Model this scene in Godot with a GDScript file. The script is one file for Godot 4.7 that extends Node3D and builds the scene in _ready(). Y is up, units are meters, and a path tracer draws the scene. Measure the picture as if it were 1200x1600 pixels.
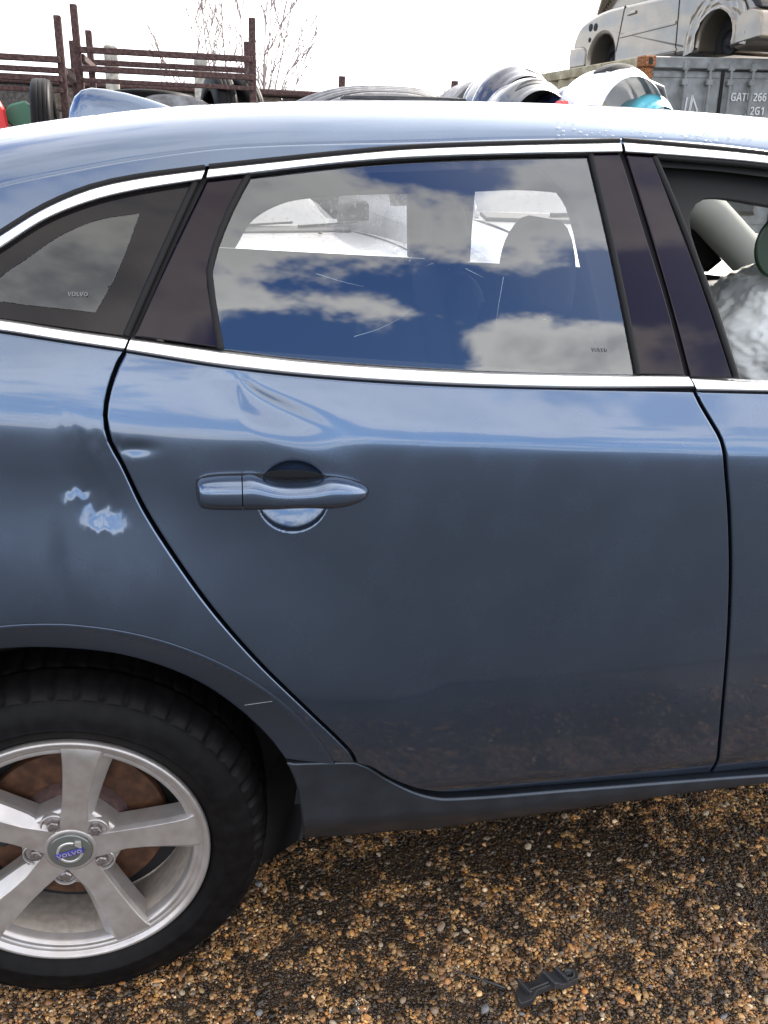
extends Node3D

# ---------------------------------------------------------------- mesh builder
class MB:
	var v := PackedVector3Array()
	var n := PackedVector3Array()
	var uv := PackedVector2Array()
	var c := PackedColorArray()
	var ix := PackedInt32Array()
	var tint := Color(1, 1, 1)
	func vert(p: Vector3, nn: Vector3, u := Vector2.ZERO) -> int:
		v.append(p); n.append(nn); uv.append(u); c.append(tint)
		return v.size() - 1
	func tri_i(a: int, b: int, d: int) -> void:   # wound so that the vertex normals point out of its front
		if (v[b] - v[a]).cross(v[d] - v[a]).dot(n[a] + n[b] + n[d]) > 0.0:
			ix.append(a); ix.append(d); ix.append(b)
		else:
			ix.append(a); ix.append(b); ix.append(d)
	func tri(a: Vector3, b: Vector3, d: Vector3, out := Vector3.ZERO) -> void:
		var nn := -(b - a).cross(d - a).normalized()
		if out != Vector3.ZERO and nn.dot(out) < 0.0: nn = -nn
		tri_i(vert(a, nn), vert(b, nn), vert(d, nn))
	func quad(a: Vector3, b: Vector3, d: Vector3, e: Vector3, out := Vector3.ZERO) -> void:
		var nn := -(b - a).cross(e - a).normalized()
		if out != Vector3.ZERO and nn.dot(out) < 0.0: nn = -nn
		var i := vert(a, nn, Vector2(0, 0)); var j := vert(b, nn, Vector2(1, 0)); var k := vert(d, nn, Vector2(1, 1)); var l := vert(e, nn, Vector2(0, 1))
		tri_i(i, j, k); tri_i(i, k, l)
	func grid(rows: Array, wrap := false, flip := false) -> void:   # smooth sheet through rows of points
		var h := rows.size(); var w: int = rows[0].size(); var base := v.size()
		var acc := PackedVector3Array(); acc.resize(h * w)
		var q := PackedInt32Array()
		for j in h - 1:
			for i in (w if wrap else w - 1):
				var i2 := (i + 1) % w
				var a: Vector3 = rows[j][i]; var b: Vector3 = rows[j][i2]; var d: Vector3 = rows[j + 1][i2]; var e: Vector3 = rows[j + 1][i]
				var nn := (d - a).cross(e - b)
				if flip: nn = -nn
				acc[j * w + i] += nn; acc[j * w + i2] += nn; acc[(j + 1) * w + i2] += nn; acc[(j + 1) * w + i] += nn
				q.append_array([j * w + i, j * w + i2, (j + 1) * w + i2, (j + 1) * w + i])
		for j in h:
			for i in w:
				vert(rows[j][i], acc[j * w + i].normalized(), Vector2(float(i) / w, float(j) / h))
		for k in range(0, q.size(), 4):
			tri_i(base + q[k], base + q[k + 1], base + q[k + 2]); tri_i(base + q[k], base + q[k + 2], base + q[k + 3])
	func lathe(prof: Array, segs: int, t := Transform3D.IDENTITY, flip := false) -> void:   # prof of Vector2(radius, height along local z)
		var rows := []
		for p in prof:
			var r := PackedVector3Array()
			for i in segs:
				var a := TAU * i / segs
				r.append(t * Vector3(cos(a) * p.x, sin(a) * p.x, p.y))
			rows.append(r)
		grid(rows, true, flip)
	func tube(path: Array, r0: float, r1: float, sides := 6) -> void:
		var rows := []
		var up := Vector3(0.31, 0.9, 0.2).normalized()
		for i in path.size():
			var p: Vector3 = path[i]
			var d: Vector3 = (path[mini(i + 1, path.size() - 1)] - path[maxi(i - 1, 0)]).normalized()
			var s := d.cross(up)
			if s.length() < 0.05: s = d.cross(Vector3.RIGHT)
			s = s.normalized(); var t := s.cross(d)
			var r := lerpf(r0, r1, float(i) / maxi(path.size() - 1, 1))
			var row := PackedVector3Array()
			for k in sides:
				row.append(p + (s * cos(TAU * k / sides) + t * sin(TAU * k / sides)) * r)
			rows.append(row)
		grid(rows, true)
		for e in [0, rows.size() - 1]:
			var m: Vector3 = path[e if e == 0 else path.size() - 1]
			var o: Vector3 = (path[0] - path[1]) if e == 0 else (path[path.size() - 1] - path[path.size() - 2])
			for k in sides: tri(m, rows[e][k], rows[e][(k + 1) % sides], o)
	func box(t: Transform3D, s: Vector3, bev := 0.0) -> void:   # chamfered box, centred
		var h := s / 2.0
		var b := minf(bev, minf(h.x, minf(h.y, h.z)) * 0.49)
		var I := h - Vector3(b, b, b)
		for ax in 3:
			var a1 := (ax + 1) % 3; var a2 := (ax + 2) % 3
			for sg in [-1.0, 1.0]:
				var q := []
				for k in [[-1, -1], [1, -1], [1, 1], [-1, 1]]:
					var p := Vector3.ZERO
					p[ax] = h[ax] * sg; p[a1] = I[a1] * k[0]; p[a2] = I[a2] * k[1]
					q.append(t * p)
				var o := Vector3.ZERO; o[ax] = sg
				quad(q[0], q[1], q[2], q[3], t.basis * o)
				if b > 0.0:
					for sg2 in [-1.0, 1.0]:   # edge between ax and a1
						var e := []
						for k in [[0, -1], [0, 1], [1, 1], [1, -1]]:
							var p := Vector3.ZERO
							p[ax] = (h[ax] if k[0] == 0 else I[ax]) * sg; p[a1] = (I[a1] if k[0] == 0 else h[a1]) * sg2; p[a2] = I[a2] * k[1]
							e.append(t * p)
						var oo := Vector3.ZERO; oo[ax] = sg; oo[a1] = sg2
						quad(e[0], e[1], e[2], e[3], t.basis * oo)
		if b > 0.0:
			for x in [-1.0, 1.0]:
				for y in [-1.0, 1.0]:
					for z in [-1.0, 1.0]:
						tri(t * Vector3(h.x * x, I.y * y, I.z * z), t * Vector3(I.x * x, h.y * y, I.z * z), t * Vector3(I.x * x, I.y * y, h.z * z), t.basis * Vector3(x, y, z))
	func puff(poly: PackedVector2Array, rings: Array, t := Transform3D.IDENTITY, back := true) -> void:
		# rings: [inset, z] from front face down to back; smooth between rings, front cap triangulated
		var cw := Geometry2D.is_polygon_clockwise(poly)
		var w := poly.size()
		var rows := []
		for rg in rings:
			var row := PackedVector3Array()
			for i in w:
				var d := (poly[(i + 1) % w] - poly[(i + w - 1) % w]).normalized()
				var o := Vector2(-d.y, d.x) if cw else Vector2(d.y, -d.x)
				var p := poly[i] - o * float(rg[0])
				row.append(t * Vector3(p.x, p.y, rg[1]))
			rows.append(row)
		var tr := Geometry2D.triangulate_polygon(poly)
		var bs := v.size()
		grid(rows, true, not cw)
		if (v[bs] - t * Vector3(0, 0, 0)).length() >= 0.0 and tr.size() > 0:
			for face in ([0, rows.size() - 1] if back else [0]):
				var nn := (t.basis * Vector3(0, 0, 1 if face == 0 else -1)).normalized()
				var b0 := v.size()
				for i in w: vert(rows[face][i], nn, poly[i])
				for k in range(0, tr.size(), 3): tri_i(b0 + tr[k], b0 + tr[k + 1], b0 + tr[k + 2])
	func mirror_z(zc: float) -> void:
		for i in v.size():
			v[i].z = 2.0 * zc - v[i].z
			n[i].z = -n[i].z
		for k in range(0, ix.size(), 3):
			var a := ix[k + 1]; ix[k + 1] = ix[k + 2]; ix[k + 2] = a
	func shift(o: Vector3) -> void:
		for i in v.size(): v[i] += o
	func mesh(m: Material, colors := false) -> ArrayMesh:
		var a := []
		a.resize(Mesh.ARRAY_MAX)
		a[Mesh.ARRAY_VERTEX] = v; a[Mesh.ARRAY_NORMAL] = n; a[Mesh.ARRAY_TEX_UV] = uv; a[Mesh.ARRAY_INDEX] = ix
		if colors: a[Mesh.ARRAY_COLOR] = c
		var am := ArrayMesh.new()
		am.add_surface_from_arrays(Mesh.PRIMITIVE_TRIANGLES, a)
		am.surface_set_material(0, m)
		return am

# ---------------------------------------------------------------- scene bookkeeping
var used := {}
var M := {}
var rng := RandomNumberGenerator.new()

func numbered(s: String) -> String:
	used[s] = used.get(s, -1) + 1
	return s if used[s] == 0 else "%s_%03d" % [s, used[s]]

func tag(o: Node3D, label: String, category: String, group := "") -> Node3D:
	o.set_meta("label", label); o.set_meta("category", category)
	if group: o.set_meta("group", group)
	return o

func thing(called: String, label: String, category: String, at := Vector3.ZERO, group := "") -> Node3D:
	var o := Node3D.new()
	o.name = numbered(called); add_child(o); o.position = at
	return tag(o, label, category, group)

func put(called: String, mb: MB, mat: Material, parent: Node3D = null, at := Transform3D.IDENTITY, colors := false) -> MeshInstance3D:
	return inst(called, mb.mesh(mat, colors), parent, at)

func inst(called: String, mesh: Mesh, parent: Node3D = null, at := Transform3D.IDENTITY) -> MeshInstance3D:
	var o := MeshInstance3D.new()
	o.mesh = mesh; o.transform = at
	if parent:
		o.name = called; parent.add_child(o, true)
	else:
		o.name = numbered(called); add_child(o)
	return o

func piece(called: String, mesh: Mesh, parent: Node3D, at: Transform3D) -> MeshInstance3D:   # like inst, numbered per parent without a name search
	var k := "%s/%d" % [called, parent.get_instance_id()]
	used[k] = used.get(k, -1) + 1
	var o := MeshInstance3D.new()
	o.mesh = mesh; o.transform = at
	o.name = called if used[k] == 0 else "%s_%03d" % [called, used[k]]
	parent.add_child(o)
	return o

# ---------------------------------------------------------------- textures and materials
func lin(r: float, g: float, b: float) -> Color: return Color(r, g, b).linear_to_srgb()

func noise_tex(freq: float, oct: int, lo: Color, hi: Color, size := 512, sd := 1, bias := 0.5, kind := FastNoiseLite.TYPE_SIMPLEX_SMOOTH) -> ImageTexture:
	var f := FastNoiseLite.new()
	f.noise_type = kind; f.seed = sd; f.frequency = freq; f.fractal_octaves = oct
	var im := f.get_seamless_image(size, size)
	im.convert(Image.FORMAT_RGB8)
	var d := im.get_data()
	for i in size * size:
		var t := clampf(d[i * 3] / 255.0 + 0.5 - bias, 0.0, 1.0)
		var cc := lo.lerp(hi, t)
		d[i * 3] = int(cc.r * 255); d[i * 3 + 1] = int(cc.g * 255); d[i * 3 + 2] = int(cc.b * 255)
	return ImageTexture.create_from_image(Image.create_from_data(size, size, false, Image.FORMAT_RGB8, d))

func mat(col: Color, rough := 0.5, metal := 0.0) -> StandardMaterial3D:
	var m := StandardMaterial3D.new()
	m.albedo_color = col; m.roughness = rough; m.metallic = metal
	return m

func tri_tex(m: StandardMaterial3D, tex: Texture2D, scale: float, rough: Texture2D = null, bump: Texture2D = null, bump_cm := 0.0) -> StandardMaterial3D:
	m.uv1_triplanar = true; m.uv1_scale = Vector3(scale, scale, scale)
	if tex: m.albedo_texture = tex
	if rough:
		m.roughness_texture = rough; m.roughness_texture_channel = BaseMaterial3D.TEXTURE_CHANNEL_RED
	if bump:
		m.heightmap_enabled = true; m.heightmap_texture = bump; m.heightmap_scale = bump_cm; m.heightmap_flip_texture = false
	return m

func car_paint(col: Color, metal: float, rough: float) -> StandardMaterial3D:
	var m := mat(col, rough, metal)
	m.clearcoat_enabled = true; m.clearcoat = 1.0; m.clearcoat_roughness = 0.02
	return m

func pane(reflect: Color, alpha: float) -> ORMMaterial3D:   # tinted sheet: reflects like coated glass, lets the rest through
	var im := Image.create(4, 4, false, Image.FORMAT_RGB8)
	im.fill(Color(1.0, 0.0, 1.0))
	var m := ORMMaterial3D.new()
	m.orm_texture = ImageTexture.create_from_image(im)
	m.albedo_color = Color(reflect.r, reflect.g, reflect.b, alpha)
	m.transparency = BaseMaterial3D.TRANSPARENCY_ALPHA
	return m

func materials() -> void:
	var speck := noise_tex(0.35, 2, Color(0.84, 0.84, 0.84), Color(1, 1, 1), 512, 3)
	var dirt := noise_tex(0.012, 5, Color(0.55, 0.52, 0.5), Color(1, 1, 1), 512, 7, 0.35)
	var dust := noise_tex(0.02, 5, Color(0.05, 0.05, 0.05), Color(0.5, 0.5, 0.5), 512, 9, 0.55)
	var bump := noise_tex(0.08, 4, Color(0, 0, 0), Color(1, 1, 1), 512, 11)
	M.paint = car_paint(lin(0.085, 0.121, 0.186), 0.90, 0.30)
	M.paint.clearcoat_roughness = 0.045
	tri_tex(M.paint, noise_tex(0.01, 4, Color(0.93, 0.93, 0.93), Color(1, 1, 1), 256, 71), 1.4, noise_tex(0.012, 5, Color(0.72, 0.72, 0.72), Color(1, 1, 1), 512, 73))
	M.paint_dirty = car_paint(lin(0.046, 0.056, 0.072), 0.75, 0.40)
	tri_tex(M.paint_dirty, noise_tex(0.012, 5, Color(0.82, 0.80, 0.78), Color(1, 1, 1), 512, 7, 0.35), 2.0)
	M.paint_dirty.roughness = 0.42; M.paint_dirty.clearcoat = 0.35; M.paint_dirty.clearcoat_roughness = 0.15
	M.paint_lip = car_paint(lin(0.066, 0.090, 0.132), 0.80, 0.36)
	M.paint_lip.clearcoat = 0.25; M.paint_lip.clearcoat_roughness = 0.3
	M.chrome = mat(lin(0.88, 0.87, 0.86), 0.30, 1.0)
	M.gloss = car_paint(lin(0.006, 0.002, 0.007), 0.0, 0.06)
	M.gloss.metallic_specular = 0.27; M.gloss.clearcoat = 0.22
	M.rubber = mat(lin(0.010, 0.0095, 0.010), 0.6)
	M.rubber.metallic_specular = 0.3
	M.gapdark = mat(lin(0.006, 0.006, 0.007), 0.8)
	M.glass = pane(lin(0.38, 0.40, 0.43), 0.28)
	M.glass_dark = pane(lin(0.115, 0.12, 0.125), 0.62)
	M.screen = pane(lin(0.25, 0.28, 0.27), 0.25)
	M.frit = car_paint(lin(0.006, 0.005, 0.006), 0.0, 0.1)
	M.frit.metallic_specular = 0.27; M.frit.clearcoat = 0.22
	M.trim = tri_tex(mat(lin(0.011, 0.010, 0.011), 0.8), noise_tex(0.2, 3, Color(0.75, 0.75, 0.75), Color(1, 1, 1), 256, 5), 8.0)
	M.cloth = tri_tex(mat(lin(0.02, 0.02, 0.021), 0.95), speck, 20.0)
	M.lightgrey = tri_tex(mat(lin(0.33, 0.335, 0.30), 0.8), speck, 12.0)
	M.black = tri_tex(mat(lin(0.02, 0.02, 0.021), 0.5), dirt, 4.0)
	M.tyre = tri_tex(mat(lin(0.007, 0.0066, 0.007), 0.5), dirt, 5.0)
	M.tyre.metallic_specular = 0.22
	M.alloy = car_paint(lin(0.44, 0.415, 0.40), 0.65, 0.36)
	tri_tex(M.alloy, noise_tex(0.015, 5, Color(0.86, 0.84, 0.82), Color(1, 1, 1), 512, 17, 0.3), 3.0)
	M.alloy.clearcoat = 0.4
	M.alloy_in = tri_tex(mat(lin(0.60, 0.56, 0.52), 0.42, 0.6), noise_tex(0.02, 5, Color(0.78, 0.75, 0.72), Color(1, 0.98, 0.95), 512, 19, 0.4), 5.0)
	M.bolt = tri_tex(mat(lin(0.36, 0.33, 0.33), 0.4, 0.8), dirt, 30.0)
	M.capgrey = car_paint(lin(0.13, 0.14, 0.13), 0.5, 0.35)
	M.badge = mat(lin(0.55, 0.55, 0.52), 0.3, 0.7)
	M.pale_streak = mat(Color(0.75, 0.8, 0.85, 0.22), 0.6)
	M.pale_streak.transparency = BaseMaterial3D.TRANSPARENCY_ALPHA
	M.print = mat(lin(0.13, 0.13, 0.13), 0.7)
	M.badgeblue = mat(lin(0.035, 0.03, 0.22), 0.35)
	M.rust_disc = tri_tex(mat(lin(0.11, 0.046, 0.019), 0.7, 0.2), noise_tex(0.01, 4, Color(0.55, 0.5, 0.48), Color(1, 1, 1), 512, 21), 6.0)
	M.rust = tri_tex(mat(lin(0.105, 0.056, 0.046), 0.9), noise_tex(0.03, 5, Color(0.45, 0.4, 0.45), Color(1, 1, 1), 512, 23), 2.5, null, bump, 0.2)
	M.rust_orange = tri_tex(mat(lin(0.42, 0.17, 0.06), 0.9), noise_tex(0.03, 5, Color(0.4, 0.35, 0.3), Color(1, 1, 1), 512, 25), 2.0)
	M.airbag = mat(lin(0.91, 0.93, 0.90), 0.85)
	tri_tex(M.airbag, speck, 14.0)
	M.green = mat(lin(0.005, 0.022, 0.007), 0.5)
	M.white = car_paint(lin(0.72, 0.73, 0.74), 0.0, 0.4)
	tri_tex(M.white, noise_tex(0.01, 4, Color(0.88, 0.88, 0.88), Color(1, 1, 1), 256, 27), 1.5)
	M.navy = car_paint(lin(0.022, 0.035, 0.10), 0.3, 0.4)
	M.teal = car_paint(lin(0.10, 0.42, 0.50), 0.1, 0.4)
	M.greyplastic = tri_tex(mat(lin(0.20, 0.20, 0.21), 0.5), dirt, 2.0)
	M.slate = car_paint(lin(0.09, 0.095, 0.105), 0.5, 0.4)
	M.black_blue = car_paint(lin(0.026, 0.030, 0.050), 0.4, 0.35)
	M.darkplastic = tri_tex(mat(lin(0.035, 0.035, 0.038), 0.45), dirt, 2.0)
	M.red = mat(lin(0.55, 0.02, 0.02), 0.45)
	M.bottle = mat(lin(0.03, 0.12, 0.07), 0.5)
	M.silver = car_paint(lin(0.20, 0.170, 0.135), 0.65, 0.38)
	M.silver.clearcoat = 0.7
	tri_tex(M.silver, noise_tex(0.012, 5, Color(0.9, 0.89, 0.87), Color(1, 1, 1), 512, 29, 0.3), 0.5)
	M.container = tri_tex(mat(lin(0.165, 0.18, 0.185), 0.6), noise_tex(0.012, 5, Color(0.68, 0.66, 0.64), Color(1, 1, 1), 512, 31, 0.3), 0.7)
	M.containerside = tri_tex(mat(lin(0.40, 0.37, 0.24), 0.7), noise_tex(0.012, 5, Color(0.6, 0.55, 0.5), Color(1, 1, 1), 512, 33, 0.4), 0.7)
	M.paintwhite = mat(lin(0.42, 0.43, 0.44), 0.7)
	M.concrete = tri_tex(mat(lin(0.36, 0.34, 0.30), 0.9), noise_tex(0.02, 5, Color(0.6, 0.6, 0.6), Color(1, 1, 1), 512, 35), 1.6, null, bump, 0.3)
	M.mortar = tri_tex(mat(lin(0.16, 0.145, 0.13), 0.95), dirt, 2.0)
	for i in 4:
		var cc: Color = [lin(0.155, 0.135, 0.12), lin(0.20, 0.175, 0.15), lin(0.12, 0.11, 0.105), lin(0.17, 0.135, 0.11)][i]
		M["block%d" % i] = tri_tex(mat(cc, 0.95), noise_tex(0.03, 5, Color(0.55, 0.53, 0.5), Color(1, 1, 1), 256, 41 + i), 3.0, null, bump, 0.6)
	M.twig = mat(lin(0.27, 0.215, 0.20), 0.9)
	M.bark = tri_tex(mat(lin(0.10, 0.075, 0.06), 0.95), dirt, 6.0, null, bump, 0.4)
	M.ground = tri_tex(mat(lin(0.13, 0.085, 0.042), 0.6), noise_tex(0.30, 3, Color(0.22, 0.19, 0.16), Color(1, 1, 1), 1024, 51, 0.55), 2.6, null, noise_tex(0.25, 3, Color(0, 0, 0), Color(1, 1, 1), 512, 53), 0.5)
	M.ground.uv1_world_triplanar = true
	M.unseen_ground = tri_tex(mat(lin(0.045, 0.043, 0.042), 0.85), noise_tex(0.05, 5, Color(0.6, 0.6, 0.6), Color(1, 1, 1), 512, 61), 1.0)  # for the added ground out of view, kept dark for the paint to mirror
	M.unseen_ground.uv1_world_triplanar = true
	var pcol := [lin(0.30, 0.155, 0.06), lin(0.36, 0.24, 0.12), lin(0.22, 0.115, 0.055), lin(0.46, 0.37, 0.25), lin(0.085, 0.065, 0.05), lin(0.28, 0.20, 0.13), lin(0.20, 0.20, 0.20), lin(0.40, 0.19, 0.06)]
	for i in pcol.size():
		M["pebble%d" % i] = tri_tex(mat(pcol[i], 0.42), dirt, 22.0)
	M.pebbles = mat(Color(1, 1, 1), 0.34)
	M.pebbles.vertex_color_use_as_albedo = true
	M.drop = mat(Color(1, 1, 1, 0.1), 0.02)
	M.drop.transparency = BaseMaterial3D.TRANSPARENCY_ALPHA

# ---------------------------------------------------------------- sky
const TO_SUN := Vector3(0.60, 0.64, -0.50)

# banks of cloud and gaps between them, in the flat plane of the cloud layer: x, z, reach along x, reach along z, how much
const CLOUDS := [
	[0.22, 0.58, 0.20, 0.15, 0.42], [0.46, 0.45, 0.13, 0.10, 0.30], [0.17, 0.82, 0.12, 0.045, 0.40], [0.50, 0.90, 0.13, 0.085, 0.50], [0.64, 0.84, 0.08, 0.08, 0.35],
	[0.10, 0.94, 0.22, 0.055, -0.55], [0.36, 0.76, 0.10, 0.05, -0.50], [0.56, 0.66, 0.09, 0.08, -0.45], [0.27, 0.45, 0.07, 0.02, -0.45], [-0.17, 0.76, 0.16, 0.22, 0.62],
	[0.25, 1.35, 0.75, 0.28, 0.52], [0.25, 2.05, 0.80, 0.24, -0.40], [0.45, 2.7, 1.2, 0.30, 0.30], [0.15, 0.05, 0.50, 0.30, 0.55],
]

func cloud_bias(p: Vector3) -> float:
	var b := 0.0
	for k in CLOUDS:
		var u: float = (p.x - k[0]) / k[2]; var w: float = (p.z - k[1]) / k[3]
		var q := u * u + w * w
		if q < 6.0: b += k[4] * exp(-q)
	return b

func build_sky() -> Texture2D:
	var f := FastNoiseLite.new()
	f.noise_type = FastNoiseLite.TYPE_SIMPLEX_SMOOTH; f.seed = 12; f.frequency = 2.6; f.fractal_octaves = 6; f.fractal_gain = 0.60
	var g := FastNoiseLite.new()
	g.noise_type = FastNoiseLite.TYPE_SIMPLEX_SMOOTH; g.seed = 5; g.frequency = 0.5; g.fractal_octaves = 3
	var W := 3072; var H := 1536
	var data := PackedFloat32Array(); data.resize(W * H * 3)
	var sun := TO_SUN.normalized()
	var sunh := Vector3(sun.x, 0, sun.z).normalized()
	for j in H:
		var el := PI * (0.5 - (j + 0.5) / H)
		var sy := sin(el); var cy := cos(el)
		for i in W:
			var at := (j * W + i) * 3
			if sy < 0.0:
				data[at] = 0.10; data[at + 1] = 0.085; data[at + 2] = 0.07
				continue
			var a := TAU * ((i + 0.5) / W - 0.25)
			var d := Vector3(cos(a) * cy, sy, sin(a) * cy)
			var t := pow(1.0 - sy, 1.9)
			var blue := Vector3(0.028, 0.105, 0.36).lerp(Vector3(0.44, 0.70, 1.0), t)
			var p := Vector3(d.x, 0.0, d.z) / (sy + 0.22)
			var nz := f.get_noise_3d(p.x, 0.0, p.z)
			var big := g.get_noise_3d(p.x, 7.0, p.z)
			var cs := d.dot(sun)
			var den := 0.62 * nz + 0.16 * f.get_noise_3d(p.x * 3.6 + 40.0, 3.0, p.z * 4.4) + 0.45 * big + cloud_bias(p) + 0.15 * smoothstep(0.25, 0.0, sy) + 0.02
			var cov := smoothstep(-0.02, 0.22, den)
			var thick := smoothstep(0.20, 0.80, den)
			var cl := Vector3(1.15, 1.10, 1.03).lerp(Vector3(0.43, 0.43, 0.455), thick * (0.35 + 0.65 * smoothstep(0.35, 0.6, sy))) * lerpf(1.0, 0.66, smoothstep(0.62, 0.80, sy)) * (1.0 + 0.7 * smoothstep(0.2, 1.0, cs))
			var veil := smoothstep(-0.15, 0.75, Vector3(d.x, 0, d.z).dot(sunh) + 0.25 * maxf(cs, 0.0)) * 0.9
			var col := blue.lerp(Vector3(0.95, 0.95, 0.97), veil)
			col = col.lerp(cl, cov * (1.0 - 0.6 * veil))
			var ang := acos(clampf(cs, -1.0, 1.0))
			col += Vector3(1.0, 0.97, 0.92) * (1.2 * exp(-ang * ang / 0.10) + 0.35 * exp(-ang / 0.5))
			data[at] = col.x; data[at + 1] = col.y; data[at + 2] = col.z
	var im := Image.create_from_data(W, H, false, Image.FORMAT_RGBF, data.to_byte_array())
	return ImageTexture.create_from_image(im)

# ---------------------------------------------------------------- the car's side surface: x forward, y up, z out of its right side
const ZC := -0.86            # the car's middle plane
const HUB := Vector2(0.0, 0.305)
const SLOPE := [0.15, 0.95, 0.25, 0.75, 0.34, 0.6, 0.385, 0.5, 0.405, 0.10, 0.6, 0.05, 0.8, 0.02, 0.94, -0.03, 0.965, -0.10, 0.985, -0.34, 1.0, -0.45, 1.05, -0.48, 1.10, -0.46, 1.2, -0.51, 1.36, -0.62, 1.46, -1.0]
var sk := PackedFloat32Array()
var sz := PackedFloat32Array()
const SY0 := 0.10
const SDY := 0.005

func side_table() -> void:
	jag.seed = 14; jag.frequency = 42.0; jag.fractal_octaves = 3
	var raw := PackedFloat32Array()
	for i in 280:
		var y := SY0 + SDY * i
		var k: float = SLOPE[1]
		for j in range(0, SLOPE.size() - 2, 2):
			if y >= SLOPE[j]: k = lerpf(SLOPE[j + 1], SLOPE[j + 3], clampf((y - SLOPE[j]) / (SLOPE[j + 2] - SLOPE[j]), 0.0, 1.0))
		raw.append(k)
	sk = raw.duplicate()
	for r in 2:
		for i in range(1, 279): sk[i] = (raw[i - 1] + 2.0 * raw[i] + raw[i + 1]) / 4.0
		raw = sk.duplicate()
	sz.resize(280)
	for i in range(1, 280): sz[i] = sz[i - 1] + (sk[i] + sk[i - 1]) * 0.5 * SDY
	var at9 := sz[160]
	for i in 280: sz[i] -= at9

func side_base(x: float, y: float) -> float:
	var yy := y + 0.049 * (x - 1.0) * (smoothstep(0.42, 0.95, y) + 0.4 * smoothstep(1.0, 1.1, y))
	var f := clampf((yy - SY0) / SDY, 0.0, 278.999)
	var i := int(f)
	var t := f - i
	var h := t * t * (3.0 - 2.0 * t)
	var z := sz[i] * (1.0 - h) + sz[i + 1] * h + SDY * ((t * t * t - 2.0 * t * t + t) * sk[i] + (t * t * t - t * t) * sk[i + 1])
	z -= 0.02 * (x - 0.55) * (x - 0.55)
	if x < 0.0: z -= 0.05 * x * x
	return z

# a dent: [x, y, radius along x, radius along y, depth]
const DENTS := [
	[0.150, 0.992, 0.022, 0.008, 0.0026], [0.045, 0.81, 0.012, 0.06, 0.0026], [0.24, 1.03, 0.09, 0.03, 0.0008],
]

var jag := FastNoiseLite.new()

func side_dents(x: float, y: float) -> float:
	var z := 0.0
	if x < 0.45 and y > 0.7:
		for d in DENTS:
			var u: float = (x - d[0]) / d[2]; var w: float = (y - d[1]) / d[3]
			var q := u * u + w * w
			if q < 9.0: z -= d[4] * exp(-q)
	if x < 0.2 and y > 0.84 and y < 1.1:   # knocked-in ledges behind the door: centre x, height of the step, half width, rise, depth
		for l in [[0.106, 0.897, 0.027, 0.032, 0.0054], [0.074, 0.932, 0.017, 0.017, 0.0025]]:
			var bell := exp(-pow((x - l[0]) / l[2], 4.0))
			if bell < 0.002: continue
			var yy: float = y - l[1] + 0.011 * jag.get_noise_2d(x, y * 0.35) + 0.16 * (x - l[0])
			z -= bell * l[4] * smoothstep(-l[3] * 0.5, l[3] * 0.5, yy) * (1.0 - smoothstep(l[3] * 0.5, 0.13, yy))
	if x > 0.22 and x < 0.56 and y > 0.95:   # the crease below the window line
		var px := clampf((x - 0.285) / 0.135, 0.0, 1.0)
		var cy := 1.088 - 0.067 * pow(px, 0.62) + (x - 0.42) * -0.03 * (1.0 if x > 0.42 else 0.0)
		var wd := 0.0120 + 0.004 * px
		var along := smoothstep(0.225, 0.305, x) * smoothstep(0.47, 0.34, x)
		var dn := cy - y   # how far below the crease
		z -= along * 0.0043 * smoothstep(-wd, wd, dn) * (1.0 - smoothstep(wd * 0.6, 0.060, dn))
	return z

func side_flare(x: float, y: float) -> float:   # the lip pressed round the wheel opening
	var p := Vector2(x, y) - HUB
	var r := p.length()
	if r > 0.66: return 0.0
	var up := clampf(p.y / maxf(r, 0.001), -0.2, 1.0)
	var w := 0.25 + 0.75 * smoothstep(0.1, 0.9, up)
	var out := smoothstep(0.66, 0.445, r) * 0.024
	var e := (0.447 - r) / 0.06
	var edge := e * smoothstep(-0.02, 0.14, e)
	return w * (out - 0.034 * edge)

const BOWL := Vector2(0.354, 0.924)
func door_bowl(x: float, y: float) -> float:
	var u := (x - BOWL.x) / 0.0505; var w := (y - BOWL.y) / (0.051 if y > BOWL.y else 0.053)
	var q := u * u + w * w
	if q >= 1.0: return 0.0
	var e := 1.0 - q
	return -0.020 * pow(e, 0.66) * smoothstep(0.0, 0.10, e)

func surf(id: String, x: float, y: float) -> float:
	match id:
		"side": return side_base(x, y) + side_dents(x, y) + side_flare(x, y)
		"door": return side_base(x, y) + side_dents(x, y) + door_bowl(x, y) + (side_flare(x, y) if y < 0.96 else 0.0)
		"rocker":
			return -0.040 - 0.02 * (x - 0.55) * (x - 0.55) - 0.045 * smoothstep(0.335, 0.24, y) - 0.03 * smoothstep(0.27, 0.2, y) + 0.009 * smoothstep(0.5, 0.62, x) + 0.006 * smoothstep(0.62, 0.42, x)
		"inner": return side_base(x, maxf(y, 0.42)) - 0.05
		"flat": return 0.0
	return side_base(x, y)

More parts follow.
